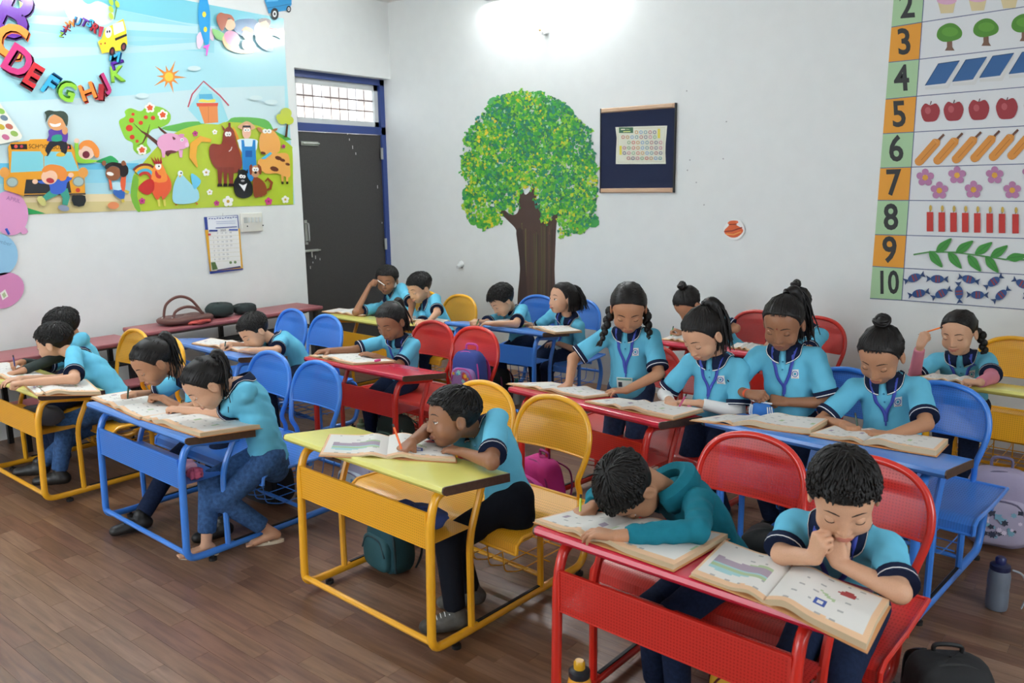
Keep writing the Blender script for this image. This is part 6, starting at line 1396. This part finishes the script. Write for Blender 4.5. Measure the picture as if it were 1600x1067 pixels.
# cupcakes
for x in(303,408,515): q.poly('#d8c79a',[(x-30,8-.08*x+24),(x+32,0-.08*x+24),(x+22,44-.08*x+24),(x-20,46-.08*x+24)]); q.ell('#d9a9c4',x,4-.08*x+22,34,14)
for x,y in((312,112),(436,96),(566,80)):
    q.poly('#7a5a48',[(x-8,y),(x+9,y),(x+10,y+48),(x+18,y+60),(x-15,y+60),(x-8,y+48)]); q.poly('#4f8a2c',[(x-42,y+14),(x-36,y-14),(x-8,y-32),(x+20,y-30),(x+42,y-8),(x+40,y+14),(x+16,y+26),(x-20,y+30)],4); q.ell('#5f9a34',x+2,y-4,28,16)
for k,x in enumerate((285,378,470,570)):
    y=255-k*13; q.poly('#d5d5d2',[(x-55,y+40),(x+18,y+34),(x+62,y-45),(x+62,y-30),(x+22,y+46),(x-55,y+50)]); q.poly('#2f6096',[(x-55,y+36),(x-10,y-38),(x+62,y-48),(x+14,y+28)]); q.line('#23486f',[(x-55,y+36),(x-10,y-38),(x+62,y-48)],3)
for k,x in enumerate((247,326,412,507,604)):
    y=384-k*4.5; s_=1+k*.05; q.poly('#9a3038',[(x-32*s_,y-8),(x-18*s_,y-32*s_),(x,y-26*s_),(x+20*s_,y-32*s_),(x+33*s_,y-8),(x+22*s_,y+24*s_),(x,y+30*s_),(x-22*s_,y+26*s_)],3); q.ell('#b5565a',x-8,y-8,10,12); q.line('#4a2a22',[(x,y-28),(x+4,y-40)],3)
for k in range(7):
    x=240+k*63; y=515-k*4; q.line('#d98f3c',[(x-30,y+34),(x+28,y-32)],30); q.ell('#d98f3c',x-31,y+34,15,15,0,12); q.poly('#d98f3c',[(x+17,y-43),(x+39,y-22),(x+42,y-42)]); q.line('#6a4432',[(x+36,y-40),(x+54,y-58)],8); q.line('#b8702c',[(x-24,y+30),(x+26,y-26)],2.5)
for x,y in((230,604),(278,648),(338,596),(394,645),(466,596),(526,647),(590,590)):
    for i in range(5): a=i*2*pi/5-.3; q.ell('#b57aa2',x+19*math.cos(a),y+19*math.sin(a),12,12,0,12)
    q.ell('#d9a03a',x,y,10,10,0,10)
for k,x in enumerate((246,286,326,366,407,449,491,537,582)): 
    y=721+k*1.0; q.rect('#c2332c',x-11,y,x+11,y+66); q.ell('#c9a84a',x+2,y-13,5,11,0,10); q.line('#333333',[(x,y),(x,y-6)],2)
q.line('#4f8a4a',[(190,866),(250,856),(330,858),(420,870),(500,882),(580,884),(640,890)],5)
for x,y,a in((292,836,-.75),(362,840,-.6),(427,845,-.6),(480,856,-.6),(265,880,.9),(330,884,.9),(396,894,.9),(456,898,.9),(540,874,-.15),(610,850,-.5)):
    d=np.array([math.cos(a),math.sin(a)]); n_=np.array([-d[1],d[0]]); c=np.array([x,y]); q.poly('#3f8f3a',[tuple(c-d*34),tuple(c-d*10+n_*15),tuple(c+d*14+n_*12),tuple(c+d*38),tuple(c+d*14-n_*10),tuple(c-d*10-n_*14)],3); q.line('#2a6a2c',[tuple(c-d*34),tuple(c+d*36)],1.6)
for x,y,a in((193,945,-.35),(271,949,.02),(378,950,.25),(463,958,-.6),(560,966,.5),(208,998,-.2),(285,998,-.45),(345,995,1.5),(408,1003,.02),(488,1003,-.7),(600,1010,.1)):
    d=np.array([math.cos(a),math.sin(a)]); n_=np.array([-d[1],d[0]]); c=np.array([x,y])
    for s_ in(-1,1): q.poly('#24406e',[tuple(c+d*s_*20),tuple(c+d*s_*38+n_*12),tuple(c+d*s_*34),tuple(c+d*s_*38-n_*12)])
    q.ell('#2b4f86',x,y,23,14,a,14); q.line('#8a3a44',[tuple(c-n_*11-d*4),tuple(c+n_*11-d*4)],6); q.line('#8a3a44',[tuple(c-n_*11+d*6),tuple(c+n_*11+d*6)],4)
q.done('chart_print',e)
# ------------------------------------------------------------ shared group names of repeated things
GR={'person':'children in class','school_desk':'twin-seat school desks','workbook':'open workbooks on the desks','pencil':'pencils in hands','backpack':'school bags','water_bottle':'water bottles','tube_light':'tube lights','balloon_sticker':'balloon stickers on the left wall','eraser':'erasers on the desks','bench_table':'wall tables','jacket':'jackets on the wall table','lamp_holder':'holders on the back wall'}
for o in SC.objects:
    if o.parent is None and 'category' in o.keys() and 'group' not in o.keys():
        g_=GR.get(o.name.split('.')[0])
        if g_: o['group']=g_
